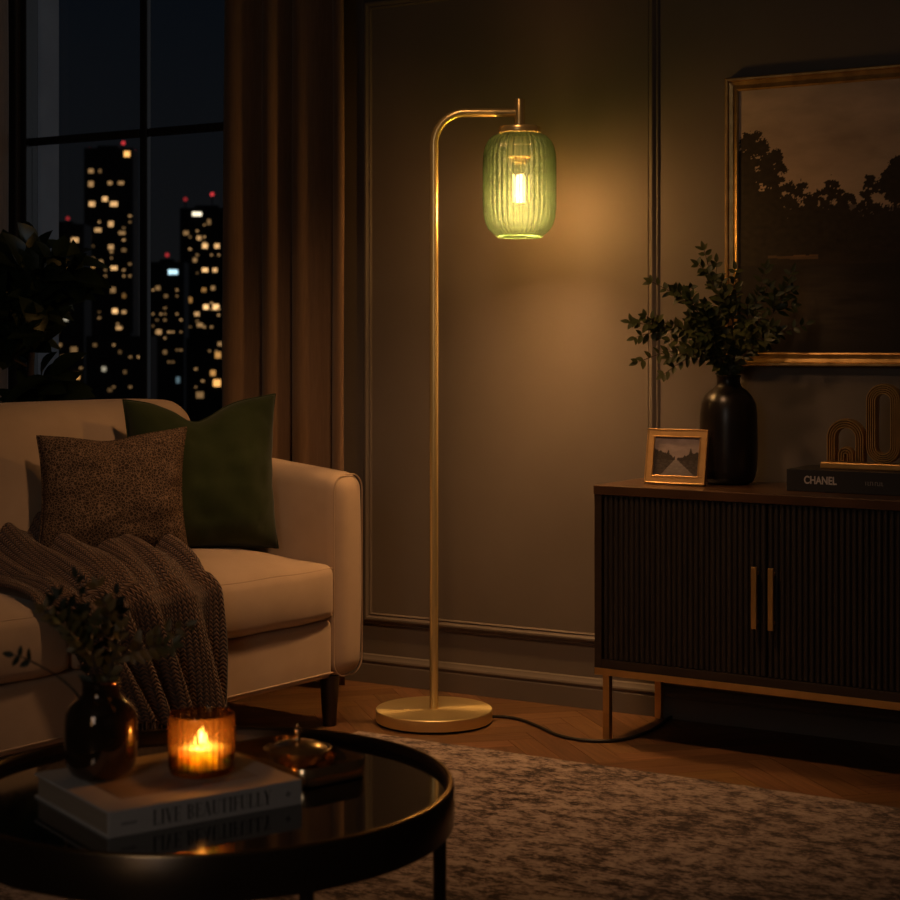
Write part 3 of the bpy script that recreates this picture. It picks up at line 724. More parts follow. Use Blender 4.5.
# ------------------------------------------------------------------ rug
RW, RD = 3.1, 2.6
corner = Vector((-.235, 4.337, 0))
rug = thing('rug', 'large distressed beige and brown patterned rug on the wooden floor', 'rug', corner, R(-31.0))
bm = softbox(0, RW, -RD, 0, .001, .011, .0045, lambda p, u: p + Vector((0, .0015*noise.noise(Vector((p.x*7,1,0))) if u.y > .99 else 0, .0012*noise.noise(p*30) if u.z > 0 else 0)), res=.03, seg=2)
obj('rug_pile', bm, M['rug'], rug, angle=180)
bm = tube([(RW*i/80, .001+.002*noise.noise(Vector((i*.9,0,0))), .0045) for i in range(81)], .0035, 6); obj('binding', bm, M['fringe'], rug)

# ------------------------------------------------------------------ coffee table
TX, TY, TZt, TR = -.344, 2.394, .381, .350
tbl = thing('coffee_table', 'low round black coffee table with glossy dark glass top and metal rim', 'coffee table', (TX, TY, 0))
obj('tabletop', lathe([(0,.352),(TR-.012,.352),(TR-.012,.369),(0,.369)], 128), M['black_glass'], tbl, angle=30)
obj('rim', lathe([(TR-.014,.324),(TR-.002,.322),(TR,.324),(TR,.378),(TR-.002,.381),(TR-.009,.381),(TR-.0115,.378),(TR-.0115,.324),(TR-.014,.324)], 160, cap=False), M['black_metal'], tbl, angle=35)
M['rim_bronze'] = pbr('bronze_edge', (.55,.37,.18), .24, 1)
obj('rim_edge', lathe([(TR-.0095,.3800),(TR-.0085,.3822),(TR-.005,.3832),(TR-.0015,.3822),(TR-.0005,.3800),(TR-.0095,.3800)], 160, cap=False), M['rim_bronze'], tbl, angle=60)['label'] = 'bronze top edge of the rim'
for deg in (-60, -3, 93, 178):
    a = R(deg); x, y = (TR-.020)*math.cos(a), (TR-.020)*math.sin(a)
    obj('leg', lathe([(0,.0115),(.0095,.0115),(.0095,.352),(0,.352)], 20, center=(x,y,0)), M['black_metal'], tbl, angle=40)
TS = .369

# large white book
bk = thing('book', 'thick white hardback book with dark serif spine lettering on the coffee table', 'book', (-.436, 2.157, TS), R(35.6), None)
BW, BD, BH = .286, .248, .034
def bx(*a): return B(*a)
obj('cover', (lambda bm: (box(bm, 0, BW, 0, .004, 0, BH), box(bm, 0, BW, .004, BD, 0, .003), box(bm, 0, BW, .004, BD, BH-.003, BH), bm)[-1])(bmesh.new()), M['white_cover'], bk, smooth=False, bevel=.0008)
obj('page_block', bx(.004, BW-.004, .004, BD-.005, .003, BH-.003), M['pages'], bk, smooth=False)
obj('cover_picture', bx(.040, BW-.040, .050, BD-.045, BH, BH+.0004), M['cover_print'], bk, smooth=False)
# Didone-like capitals built from strokes
def glyph(ch):
    thick, thin, sf = .17, .035, .10
    P = []
    def rect(x0,x1,y0,y1): P.append([(x0,y0),(x1,y0),(x1,y1),(x0,y1)])
    def stem(x, w=thick, y0=0, y1=1):
        rect(x, x+w, y0, y1)
        if y0 == 0: rect(x-sf*.7, x+w+sf*.7, 0, thin)
        if y1 == 1: rect(x-sf*.7, x+w+sf*.7, 1-thin, 1)
    def diag(x0,y0,x1,y1,w): P.append([(x0,y0),(x0+w,y0),(x1+w,y1),(x1,y1)])
    def bowl(x, y0, y1, rx, w):
        cy, ry = (y0+y1)/2, (y1-y0)/2; n = 12
        for i in range(n):
            q = []
            for (k, inn) in ((i,0),(i+1,0),(i+1,1),(i,1)):
                th_ = -PI/2+PI*k/n
                q.append((x+(rx-w*inn)*math.cos(th_), cy+(ry-thin*inn)*math.sin(th_)))
            P.append(q)
    if ch == 'L': stem(.08); rect(.25,.60,0,thin); rect(.60-thin,.60,0,.26); return P, .66
    if ch == 'I': stem(.08); return P, .34
    if ch == 'V': diag(.30,0,.04,1,.17); diag(.36,0,.60,1,.035); rect(-.02,.28,1-thin,1); rect(.52,.72,1-thin,1); return P, .70
    if ch == 'E': stem(.08); rect(.25,.60,0,thin); rect(.60-thin,.60,0,.24); rect(.25,.60,1-thin,1); rect(.60-thin,.60,.76,1); rect(.25,.48,.49,.49+thin); rect(.47,.50,.38,.63); return P, .66
    if ch == 'B': stem(.08); bowl(.30,.50,1,.30,.15); bowl(.30,0,.52,.34,.16); rect(.2,.32,0,thin); rect(.2,.32,1-thin,1); rect(.2,.32,.49,.49+thin); return P, .70
    if ch == 'A': diag(.03,0,.33,1,.035); diag(.52,0,.27,1,.17); rect(.16,.52,.30,.30+thin); rect(-.04,.16,0,thin); rect(.44,.78,0,thin); return P, .76
    if ch == 'U':
        rect(.08,.25,.22,1); rect(.01,.34,1-thin,1); rect(.60,.60+thin,.22,1); rect(.50,.73,1-thin,1); n = 12
        for i in range(n):
            q = []
            for (k, inn) in ((i,0),(i+1,0),(i+1,1),(i,1)):
                th_ = PI+PI*k/n; wl = (.17 if math.cos(th_) < 0 else .035)*abs(math.cos(th_)) + thin*abs(math.sin(th_))
                rr = .2775 - wl*inn
                q.append((.3575+rr*math.cos(th_), .22+(.22-(wl*.6)*inn)*math.sin(th_)))
            P.append(q)
        return P, .74
    if ch == 'T': stem(.24); rect(.0,.66,1-thin,1); rect(0,thin,.76,1); rect(.66-thin,.66,.76,1); return P, .70
    if ch == 'F': stem(.08); rect(.25,.58,1-thin,1); rect(.58-thin,.58,.76,1); rect(.25,.46,.49,.49+thin); rect(.45,.48,.38,.63); return P, .60
    if ch == 'Y': rect(.26,.43,0,.45); rect(.18,.51,0,thin); diag(.26,.42,.04,1,.17); diag(.39,.44,.60,1,.035); rect(-.02,.27,1-thin,1); rect(.52,.70,1-thin,1); return P, .68
    return P, .38
def serif_text(s, h, width):
    polys = []; x = 0
    for ch in s:
        P, adv = glyph(ch)
        for q in P: polys.append([(x+a, b) for a, b in q])
        x += adv+.06
    sx = width/x; bm = bmesh.new()
    for i, q in enumerate(polys):
        f = bm.faces.new([bm.verts.new((a*sx, -.0003-.00001*(i % 7), b*h)) for a, b in q])
    ret = bmesh.ops.extrude_face_region(bm, geom=bm.faces[:])
    for v in [g for g in ret['geom'] if isinstance(g, bmesh.types.BMVert)]: v.co.y = .0002
    return bm
obj('lettering', serif_text('LIVE BEAUTIFULLY', .0195, .176), M['ink'], bk, (.062, 0, .0075), smooth=False)['label'] = 'dark serif spine lettering'
bm = bmesh.new(); r_ = random.Random(4); x = 0
for i in range(9):        # the small publisher line, too small to read
    w = r_.uniform(.0014,.0022); box(bm, x, x+w*.45, -.0003, .0002, 0, .0036); box(bm, x, x+w, -.0003, .0002, (0 if i % 2 else .003), (.0007 if i % 2 else .0037)); x += w+.0007
obj('small_print', bm, M['ink'], bk, (.018, 0, .0145), smooth=False)
bm = bmesh.new()
for q in range(4):
    a = PI/2*q+.2; v = [bm.verts.new((x_, -.0003, z_)) for x_, z_ in ((0,0),(.0028*math.cos(a-.5),.0028*math.sin(a-.5)),(.0052*math.cos(a),.0052*math.sin(a)),(.0028*math.cos(a+.5),.0028*math.sin(a+.5)))]; bm.faces.new(v)
obj('emblem', bm, M['ink'], bk, (.264, 0, .017), smooth=False)
def on_book(a, b): return bk.location + Vector((math.cos(R(35.6))*a - math.sin(R(35.6))*b, math.sin(R(35.6))*a + math.cos(R(35.6))*b, 0))

# bronze vase with sprigs on the book
vp = on_book(.068, .176); VZ = TS+BH+.0005
vase = thing('vase', 'small glossy dark bronze vase on the white book holding olive sprigs', 'vase', (vp.x, vp.y, VZ))
obj('body', lathe([(0,0),(.033,0),(.041,.006),(.047,.016),(.0500,.030),(.0505,.055),(.0503,.076),(.0485,.089),(.043,.099),(.034,.1065),(.0285,.1105),(.0262,.116),(.0262,.130),(.0285,.1345),(.0275,.1355),(.024,.132),(.0235,.112),(.030,.100),(.044,.075),(.045,.020),(.03,.006),(0,.006)], 72), M['smoked_gloss'], vase, angle=60)
sprigs = [('olive sprig in the bronze vase reaching low over the left side', [(-.022,-.004,.08),(-.050,-.008,.115),(-.095,-.02,.145),(-.112,-.02,.150)]),
 ('tallest upright olive sprig in the bronze vase', [(-.004,.002,.10),(-.020,.0,.18),(-.035,-.01,.255)]),
 ('amber-leaved sprig in the bronze vase leaning to the right toward the candle', [(.008,-.008,.10),(.020,-.012,.150),(.034,-.02,.190)]),
 ('bushy olive sprig in the bronze vase bending toward the front', [(.0,-.012,.11),(-.006,-.032,.165),(.004,-.045,.205)]),
 ('upright sprig in the bronze vase just right of its tallest sprig', [(.006,.006,.11),(.016,.012,.17),(.022,.010,.228)]),
 ('short bushy sprig in the bronze vase spreading to the left above the rim', [(-.010,-.006,.11),(-.024,-.016,.160),(-.038,-.018,.190)]),
 ('short sprig in the bronze vase drooping over the right of the rim', [(.014,-.01,.12),(.036,-.018,.15),(.058,-.022,.150)])]
rnd = random.Random(21)
for i, (lab, pts) in enumerate(sprigs):
    branch('olive_sprig', lab, 'sprigs in the bronze vase', (vp.x+rnd.uniform(-.005,.005), vp.y+rnd.uniform(-.005,.005), VZ+.020), [Vector(p) for p in pts], .026, .0135, .013, M['leaf_amber'] if i in (2,3,6) else M['leaf_olive'], rnd, 'sprig', side_twigs=(2 if i not in (0,) else 0), start=(.55 if i else .86))

# candle in ribbed amber glass
cp = on_book(.190, .112); CZ = TS+BH+.0009
hold = thing('candle_holder', 'ribbed amber glass candle holder glowing on the white book', 'candle holder', (cp.x, cp.y, CZ))
def crib(i, r, z): return 1+(.022 if (r > .03 and .006 < z < .077) else 0)*(math.cos(2*PI*i/8))
bm = lathe([(0,0),(.040,0),(.0438,.002),(.0452,.006),(.0455,.012),(.0455,.075),(.0455,.080),(.0447,.0825),(.0436,.0825),(.0428,.080),(.0428,.012),(.0415,.0085),(.038,.0075),(0,.0075)], 28*8, rib=crib)
obj('glass_cup', bm, M['candle_glass'], hold, angle=60)
can = thing('candle', 'lit cream candle inside the ribbed amber glass holder', 'candle', (cp.x, cp.y, CZ+.008))
obj('wax_body', lathe([(0,0),(.033,0),(.034,.002),(.034,.0265),(.032,.0285),(.012,.0262),(0,.0255)], 48), M['wax'], can, angle=60)
obj('wick', tube([(0,0,.024),(.0005,0,.030),(.001,0,.034)], .0008, 6), M['wick'], can)
obj('flame', lathe([(0,.031),(.0026,.0332),(.0037,.0362),(.0035,.0395),(.0024,.0440),(.0010,.0482),(0,.0505)], 20), M['flame'], can, angle=180)

# tray with lidded dish
TA = math.atan2(.75, -.66)
tc = Vector((-.232, 2.512, TS+.0005))
tray = thing('tray', 'small brass tray with upright rim beside the white book', 'tray', tc, TA)
def rrect(L, Wd, r, n=8):
    out = []
    for (sx, sy, a0) in ((1,1,0),(-1,1,90),(-1,-1,180),(1,-1,270)):
        for i in range(n+1):
            a = R(a0+90*i/n); out.append((sx*(L/2-r)+r*math.cos(a), sy*(Wd/2-r)+r*math.sin(a)))
    return out
def rr_loft(levels, r0):
    bm = bmesh.new(); rings = []
    for (L, Wd, z) in levels: rings.append([bm.verts.new((x,y,z)) for x, y in rrect(L, Wd, max(.004, r0-(levels[0][0]-L)/2*.6))])
    n = len(rings[0])
    for a, b in zip(rings[:-1], rings[1:]):
        for i in range(n): bm.faces.new((a[i], a[(i+1)%n], b[(i+1)%n], b[i]))
    bm.faces.new(rings[0][::-1]); bm.faces.new(rings[-1]); return bm
TLn, TWd = .212, .128
M['tray_brass'] = pbr('polished_bronze', (.84,.62,.36), .19, .94, bump=.03, bscale=40)
obj('tray_shell', rr_loft([(TLn-.006,TWd-.006,0),(TLn,TWd,.002),(TLn,TWd,.0255),(TLn-.002,TWd-.002,.027),(TLn-.005,TWd-.005,.0255),(TLn-.005,TWd-.005,.005),(TLn-.012,TWd-.012,.003)], .026), M['tray_brass'], tray, angle=40)
dp = Vector((-.2275, 2.523, TS+.0040))
dish = thing('lidded_dish', 'round brass dish with a domed lid and knob on the tray', 'dish', dp)
obj('bowl', lathe([(0,0),(.026,0),(.030,.003),(.042,.014),(.0500,.025),(.0510,.0265),(.0495,.0272),(.040,.0160),(.028,.0060),(0,.005)], 64), M['tray_brass'], dish, angle=50)
lid = obj('lid', lathe([(0,.0235),(.044,.0235),(.0455,.0255),(.043,.0278),(.032,.0325),(.018,.0360),(.006,.0372),(0,.0373)], 64), M['tray_brass'], dish, angle=50)
obj('knob', lathe([(0,.037),(.0055,.0372),(.0035,.0405),(.0030,.044),(.0055,.0475),(.0065,.0510),(.0050,.0545),(.0025,.0562),(.0030,.0585),(.0022,.0612),(0,.0620)], 24), M['tray_brass'], lid, angle=60)

# ------------------------------------------------------------------ sideboard
CA = R(-33); CO = Vector((.366, 4.286, 0))
sb = thing('sideboard', 'dark walnut sideboard with reeded doors, bar handles and slim brass frame legs', 'sideboard', CO, CA)
CW, CDp, Z0, Z1 = .93, .33, .183, .645
bm = bmesh.new()
box(bm, 0, .020, 0, CDp, Z0, Z1-.024); box(bm, CW-.020, CW, 0, CDp, Z0, Z1-.024); box(bm, .020, CW-.020, 0, CDp, Z0, Z0+.022); box(bm, .020, CW-.020, CDp-.012, CDp, Z0+.022, Z1-.024)
box(bm, .020, CW-.020, .028, .040, Z0+.022, Z1-.024)
obj('carcass', bm, M['walnut'], sb, smooth=False, bevel=.0012)
obj('top', B(-.002, CW+.002, -.003, CDp+.001, Z1-.024, Z1), M['walnut_top'], sb, smooth=False, bevel=.0025)
def reeded(w, h, n):
    bm = bmesh.new(); prof = []
    p = w/n; seg = 6
    for i in range(n):
        for q in range(seg+1):
            a = PI*q/seg; prof.append((i*p+p/2-(p/2-.0009)*math.cos(a), .008-.0068*math.sin(a)))
    V0 = [bm.verts.new((x, y, 0)) for x, y in prof]; V1 = [bm.verts.new((x, y, h)) for x, y in prof]
    for i in range(len(prof)-1): bm.faces.new((V0[i], V0[i+1], V1[i+1], V1[i]))
    k0 = [bm.verts.new((x, .018, z)) for x, z in ((0,0),(w,0),(w,h),(0,h))]
    bm.faces.new(k0); bm.faces.new([V0[0], V1[0], k0[3], k0[0]]); bm.faces.new([V0[-1], k0[1], k0[2], V1[-1]])
    bm.faces.new(V0[::-1]+[k0[0],k0[1]]); bm.faces.new(V1+[k0[2],k0[3]])
    return bm
seam = .463; hh = Z1-.024-(Z0+.022)-.004
for (x0, x1, hx, lab) in ((.022, seam-.0015, seam-.030, 'door on the lamp side'), (seam+.0015, CW-.022, seam+.012, 'door on the far side')):
    d = obj('door', reeded(x1-x0, hh, 30), M['walnut_slats'], sb, (x0, .002, Z0+.024), angle=50)
    hz0 = .115; hzL = .148
    bm = bmesh.new(); box(bm, hx-x0, hx-x0+.013, -.022, -.014, hz0, hz0+hzL); box(bm, hx-x0+.003, hx-x0+.010, -.014, .004, hz0+.012, hz0+.020); box(bm, hx-x0+.003, hx-x0+.010, -.014, .004, hz0+hzL-.020, hz0+hzL-.012)
    obj('handle', bm, M['brass_dark'], d, smooth=False, bevel=.001)
bm = bmesh.new(); fz0, fz1 = Z0-.018, Z0-.0004
box(bm, 0, CW, 0, .018, fz0, fz1); box(bm, 0, CW, CDp-.018, CDp, fz0, fz1); box(bm, 0, .018, .018, CDp-.018, fz0, fz1); box(bm, CW-.018, CW, .018, CDp-.018, fz0, fz1)
obj('leg_frame', bm, M['brass_dark'], sb, smooth=False, bevel=.001)
for (x, y) in ((.022,.004),(.022,CDp-.030),(CW-.040,.004),(CW-.040,CDp-.030)):
    obj('leg', B(x, x+.018, y, y+.018, .0005, fz0), M['brass_dark'], sb, smooth=False, bevel=.001)
CXv = Vector((math.cos(CA), math.sin(CA), 0)); CYv = Vector((-math.sin(CA), math.cos(CA), 0))
def on_sb(x, y, z=0): return CO + CXv*x + CYv*y + Vector((0,0,Z1+z))
def sb_at(px, Y):
    """point on the top of the sideboard seen in column px at distance Y"""
    return Vector(((px-450)/F*Y, Y, Z1+.0005))

# photo frame
fp = sb_at(673.5, 4.272); FA = R(-31)
pf = thing('photo_frame', 'small gold picture frame with a landscape photograph standing on the sideboard', 'photo frame', fp, FA)
lean = R(-11); fw, fh, ft, fd = .165, .140, .021, .012
tilt = bpy.data.objects.new('frame_border', None)
bm = bmesh.new(); x0, x1 = -fw/2, fw/2
def frame_bm(x0, x1, z0, z1, t, prof):
    """a mitred frame, prof = list of (inward, y)"""
    bm = bmesh.new(); rings = []
    for (x, z, dx, dz) in ((x0,z0,1,1),(x1,z0,-1,1),(x1,z1,-1,-1),(x0,z1,1,-1)):
        rings.append([bm.verts.new((x+dx*q[0], q[1], z+dz*q[0])) for q in prof])
    n = len(prof)
    for k in range(4):
        a, b = rings[k], rings[(k+1)%4]
        for i in range(n): bm.faces.new((a[i], a[(i+1)%n], b[(i+1)%n], b[i]))
    return bm
bpy.data.objects.remove(tilt)
lz = .0035
obj('border', frame_bm(x0, x1, 0, fh, ft, [(0,fd),(0,.001),(.0015,0),(.004,.0015),(ft-.003,.0015),(ft-.0015,0),(ft,.001),(ft,fd)]), M['gold_paint'], pf, (0,0,lz), (lean,0,0), angle=30)
def photo_fn(u, v):
    n1 = noise.fractal(Vector((u*5, v*5, 1)), .9, 2, 4); hz = .42
    sky = (.30+.05*n1, .245+.04*n1, .235+.04*n1)
    if v > hz:
        cloud = .5+.5*noise.fractal(Vector((u*3, v*7, 8)), .8, 2, 4); k = .75+.35*cloud
        c = [s*k for s in sky]
        lt = .50+.20*max(0,(.42-u))/.42 + .05*noise.noise(Vector((u*22,0,2))) + (.12*math.exp(-((u-.32)/.03)**2))
        rt = .48+.16*max(0,u-.6)/.4 + .05*noise.noise(Vector((u*20,0,5))) + (.16*math.exp(-((u-.80)/.03)**2))
        if (u < .47 and v < lt) or (u > .52 and v < rt):
            f = .5+.5*noise.fractal(Vector((u*30, v*30, 3)), .8, 2, 3); c = [.028+.05*f, .025+.04*f, .022+.035*f]
        return c
    d = (hz-v)/hz; mid = .49 + .06*d; half = .03+.36*d
    if abs(u-mid) < half:
        f = .5+.5*noise.fractal(Vector((u*9, v*26, 3)), .8, 2, 3); k = .12+.08*f+.06*(1-d); return (k*1.1, k*.98, k*.94)
    f = .5+.5*noise.fractal(Vector((u*14, v*30, 6)), .8, 2, 3); return (.035+.07*f, .03+.06*f, .028+.055*f)
grid_colors(fw-2*ft+.004, fh-2*ft+.004, 90, 76, photo_fn, 'photograph', M['photo'], pf, (x0+ft-.002, .004*math.cos(lean)-0*1, lz+ft-.002+.0), (lean,0,0))
pho = pf.children[-1]; q = Matrix.Rotation(lean, 3, 'X') @ Vector((0, .005, ft-.002)); pho.location = (x0+ft-.002, q.y, lz+q.z)
bm = bmesh.new(); box(bm, x0+.006, x1-.006, .0085, .0115, .006, fh-.006); o = obj('back_board', bm, M['black_cloth'], pf, (0,0,lz), (lean,0,0), smooth=False)
bm = bmesh.new(); v = [bm.verts.new(p) for p in ((-.02,.030,.085),(.02,.030,.085),(.02,.075,0),(-.02,.075,0),(-.02,.033,.085),(.02,.033,.085),(.02,.079,0),(-.02,.079,0))]
for f in ((0,3,2,1),(4,5,6,7),(0,1,5,4),(1,2,6,5),(2,3,7,6),(3,0,4,7)): bm.faces.new([v[i] for i in f])
obj('easel_back', bm, M['black_cloth'], pf, smooth=False)

# tall black vase
vb = sb_at(728.5, 4.325)
bv = thing('vase', 'tall matt black bottle-shaped vase on the sideboard holding leafy branches', 'vase', vb)
obj('body', lathe([(0,0),(.052,0),(.061,.005),(.0685,.020),(.0725,.045),(.0735,.085),(.0735,.150),(.0725,.180),(.0685,.205),(.060,.224),(.047,.238),(.036,.246),(.0310,.252),(.0295,.262),(.0300,.272),(.0318,.276),(.0305,.2775),(.026,.274),(.0255,.255),(.05,.228),(.066,.19),(.066,.03),(.05,.008),(0,.008)], 72), M['black_ceramic'], bv, angle=60)
# target ends of each branch in picture columns/rows at about the vase's distance
def rel(px, py, dy=0):
    Y = vb.y+dy; return Vector(((px-450)/F*Y, Y, CAM_H-(py-HZ)/F*Y)) - Vector((vb.x, vb.y, vb.z+.03))
brs = [('leafy branch in the black vase reaching furthest left at mid height', [(722,368,0),(700,338,-.03),(664,328,-.06),(630,322,-.08)]),
 ('tallest upright leafy branch in the black vase', [(726,366,0),(722,320,-.01),(712,280,-.02),(704,250,-.02)]),
 ('leafy branch in the black vase rising left to the wall moulding', [(723,366,0),(708,325,-.02),(684,300,-.04),(652,282,-.06)]),
 ('lowest left leafy branch in the black vase drooping over the photo frame', [(720,366,0),(700,350,-.04),(668,352,-.07),(638,362,-.09)]),
 ('leafy branch in the black vase drooping low left nearest its neck', [(722,366,0),(706,352,-.05),(688,358,-.08),(664,374,-.10)]),
 ('leafy branch in the black vase rising right across the painting', [(732,366,0),(744,330,-.03),(756,300,-.05),(766,268,-.06)]),
 ('leafy branch in the black vase reaching furthest right and up', [(734,366,0),(756,335,-.04),(778,305,-.06),(792,272,-.07)]),
 ('low right leafy branch in the black vase over the painting corner', [(735,366,0),(752,348,-.05),(778,334,-.08),(806,324,-.10)]),
 ('inner leafy branch in the black vase before the gilded frame edge', [(729,366,0),(732,330,-.03),(736,300,-.05),(735,270,-.06)]),
 ('bushy leafy branch in the black vase leaning forward to the left', [(724,366,0),(712,340,-.07),(700,318,-.11),(690,296,-.13)]),
 ('bushy leafy branch in the black vase leaning forward to the right', [(731,366,0),(740,345,-.07),(752,330,-.11),(762,318,-.13)]),
 ('short leafy branch in the black vase bending over its rim', [(728,364,0),(722,345,-.06),(714,330,-.10),(704,336,-.13)])]
rnd = random.Random(9)
for i, (lab, pts) in enumerate(brs):
    branch('leafy_branch', lab, 'branches in the black vase', (vb.x, vb.y, vb.z+.03), [Vector((rnd.uniform(-.006,.006), rnd.uniform(-.006,.006), .235))] + [rel(*p) for p in pts], .036, .0175, .0135, M['leaf'], rnd, side_twigs=5, start=.45)

# black book
bb0 = Vector(((786.5-450)/F*4.115, 4.115, Z1+.0005))
bb = thing('book', 'large black hardback book with pale capital lettering lying on the sideboard', 'book', bb0, R(-31.5))
BL, BDp, BHh = .33, .175, .053
bm = bmesh.new(); box(bm, 0, BL, 0, .004, 0, BHh); box(bm, 0, BL, .004, BDp, 0, .003); box(bm, 0, BL, .004, BDp, BHh-.003, BHh)
obj('cover', bm, M['black_cloth'], bb, smooth=False, bevel=.0008)
obj('page_block', B(.004, BL-.004, .004, BDp-.005, .003, BHh-.003), M['pages'], bb, smooth=False)
o = text_obj('lettering', 'CHANEL', .0262, M['silver_ink'], bb, (.044, -.0004, .0195), (R(90),0,0), sx=.80, bold=.0006); o['label'] = 'pale capital spine lettering'
bm = bmesh.new(); r_ = random.Random(5); x = 0
for i in range(8):        # a second word, too faint to read
    w = r_.uniform(.0045,.006); box(bm, x, x+.0014, -.0003, .0002, 0, .009)
    if i % 3: box(bm, x, x+w*.8, -.0003, .0002, (0 if i % 2 else .0078), (.0012 if i % 2 else .009))
    x += w
obj('small_print', bm, M['dim_ink'], bb, (.196, 0, .021), smooth=False)
bm = bmesh.new(); box(bm, 0, .0018, -.0003, .0002, 0, .016); box(bm, .0046, .0064, -.0003, .0002, -.003, .012); box(bm, .0018, .0046, -.0003, .0002, .005, .0066)
obj('spine_mark', bm, M['dim_ink'], bb, (.285, 0, .018), smooth=False)

# brass arch ornament on the book
ap = bb0 + Vector((math.cos(R(-31.5))*.074 - math.sin(R(-31.5))*.075, math.sin(R(-31.5))*.074 + math.cos(R(-31.5))*.075, BHh+.0005))
orn = thing('ornament', 'grooved brass double arch ornament on a slim base on the black book', 'ornament', ap, R(-31))
obj('plinth', B(-.008, .212, -.024, .024, 0, .016), M['brass_dark'], orn, smooth=False, bevel=.003)
def ribbed_ring(cx, r_in, r_out, z0, z1, depth, nr, closed):
    """a stadium or arch band with concentric grooves: nested rounded strands"""
    bm = bmesh.new(); st = (r_out-r_in)/nr
    for k in range(nr):
        r = r_in+st*(k+.5); pts = []
        pts += [(cx+r, 0, z1 - (z1-z0)*(1-i/6)) for i in range(6)]
        pts += [(cx+r*math.cos(PI*i/24), 0, z1+r*math.sin(PI*i/24)) for i in range(25)]
        pts += [(cx-r, 0, z1-(z1-z0)*i/6) for i in range(1, 7)]
        if closed: pts += [(cx+r*math.cos(PI+PI*i/24), 0, z0+r*math.sin(PI+PI*i/24)) for i in range(1, 24)]
        b2 = tube(pts, st*.56, 10, closed=closed)
        for v in b2.verts: v.co.y *= depth/2/(st*.56)
        me = bpy.data.meshes.new('tmp'); b2.to_mesh(me); b2.free(); bm.from_mesh(me); bpy.data.meshes.remove(me)
    return bm
obj('arch', ribbed_ring(.052, .024, .047, .018, .075, .034, 4, False), M['brass_dark'], orn, (0,0,0), angle=60)
obj('small_arch', ribbed_ring(.052, .002, .020, .018, .034, .026, 3, False), M['brass_dark'], orn, angle=60)
obj('oval_ring', ribbed_ring(.145, .017, .042, .0575, .166, .036, 5, True), M['brass_dark'], orn, angle=60)

# ------------------------------------------------------------------ painting on the wall
pu0, pz0, pz1, pwid = .370, .945, 1.700, 1.05
pa = thing('painting', 'large gilt-framed dark landscape oil painting hanging above the sideboard', 'painting', WP(pu0, .003, pz0), WA)
PH = pz1-pz0; fwid = .036
prof = [(0,0),(0,-.018),(.003,-.021),(.008,-.020),(.011,-.015),(.020,-.012),(.027,-.014),(.031,-.016),(.035,-.014),(fwid,-.0115),(fwid,0)]
obj('gilt_frame', frame_bm(0, pwid, 0, PH, fwid, prof), M['gilt'], pa, angle=25)
iw, ih = pwid-2*fwid+.008, PH-2*fwid+.008
LOBES = []
def make_tree(cx, base, top, wd, seed, n=34):
    r = random.Random(seed)
    LOBES.append((cx, (base+top)/2-.02, wd*.10, (top-base)*.45, seed))
    for _ in range(int(n*1.8)):
        t = r.random()**.75; y = base+(top-base)*(.25+.75*t); sp = wd*math.sin(PI*min(1, .22+.74*t))**.8
        x = cx + r.uniform(-1,1)*sp; q = wd*r.uniform(.26,.50)*(1.1-.50*t)
        LOBES.append((x, y, q, q*1.25, seed+_))
for a in ((.045,.26,.83,.062,1,44),(.105,.30,.755,.045,2,34),(.015,.22,.72,.06,3,30),(.085,.28,.58,.06,4,30),(.175,.36,.63,.034,5,26),(.215,.36,.60,.034,6,26),(.255,.36,.655,.030,7,26),(.30,.36,.58,.040,8,22),(.20,.36,.54,.06,9,24),(.355,.34,.645,.030,10,26),(.42,.30,.70,.050,11,34),(.48,.30,.76,.07,12,34),(.56,.30,.70,.07,13,30),(.66,.30,.80,.08,14,34),(.78,.30,.72,.08,15,30),(.90,.28,.84,.09,16,34)): make_tree(*a)
COLS = {}
def lobes_at(u):
    k = int(u*50)
    if k not in COLS: COLS[k] = [q for q in LOBES if q[0]-q[2]*1.7-.02 < (k+1)/50 and q[0]+q[2]*1.7+.02 > k/50]
    return COLS[k]
def paint_fn(u, v):
    # a dusk landscape: cloudy brown sky, dark tree masses, still dark water
    n = noise.fractal(Vector((u*4, v*7, 3)), .9, 2, 5); n2 = noise.fractal(Vector((u*13, v*22, 9)), .8, 2, 4)
    g = max(0, min(1, (v-.5)/.5))
    c = [ .36-.08*g+.075*n+.025*n2, .265-.045*g+.058*n+.021*n2, .180-.010*g+.042*n+.016*n2 ]
    if v < .545+.02*noise.noise(Vector((u*9,1,2))): c = [.12+.02*n2, .092+.015*n2, .075+.01*n2]
    gl = .500 + .015*noise.noise(Vector((u*12,4,2))) + .008*n2
    if v < gl:
        f = .5+.5*n2; c = [.010+.020*f, .007+.013*f, .004+.006*f]
    for (x, y, a, b_, sd) in lobes_at(u):
        dx, dy = (u-x)/a, (v-y)/b_; d2 = dx*dx+dy*dy
        if d2 > 2.6: continue
        if d2 < (.92 + .50*noise.noise(Vector((u*90, v*80, sd*.37))) + .55*noise.noise(Vector((u*210, v*180, sd*.37))))**2:
            f = .5+.5*noise.noise(Vector((u*60, v*60, 3))); c = [.012+.016*f, .009+.011*f, .005+.005*f]; break
    if v < .40:
        k = .5+.5*noise.fractal(Vector((u*5, v*40, 6)), .8, 2, 4)
        if .352 < v < .366+.006*n and .085 < u < .22 and k > .3: c = [.12*k+.02, .065*k+.014, .028*k+.008]
    if v <= .33:
        k = .5+.5*noise.fractal(Vector((u*5, v*22, 5)), .9, 2, 5); r_ = math.exp(-((u-.24)/.13)**2 - ((v-.19)/.12)**2)
        c = [.012+.055*k*r_, .009+.040*k*r_, .006+.026*k*r_]
    return [max(.002, x*1.7) for x in c]
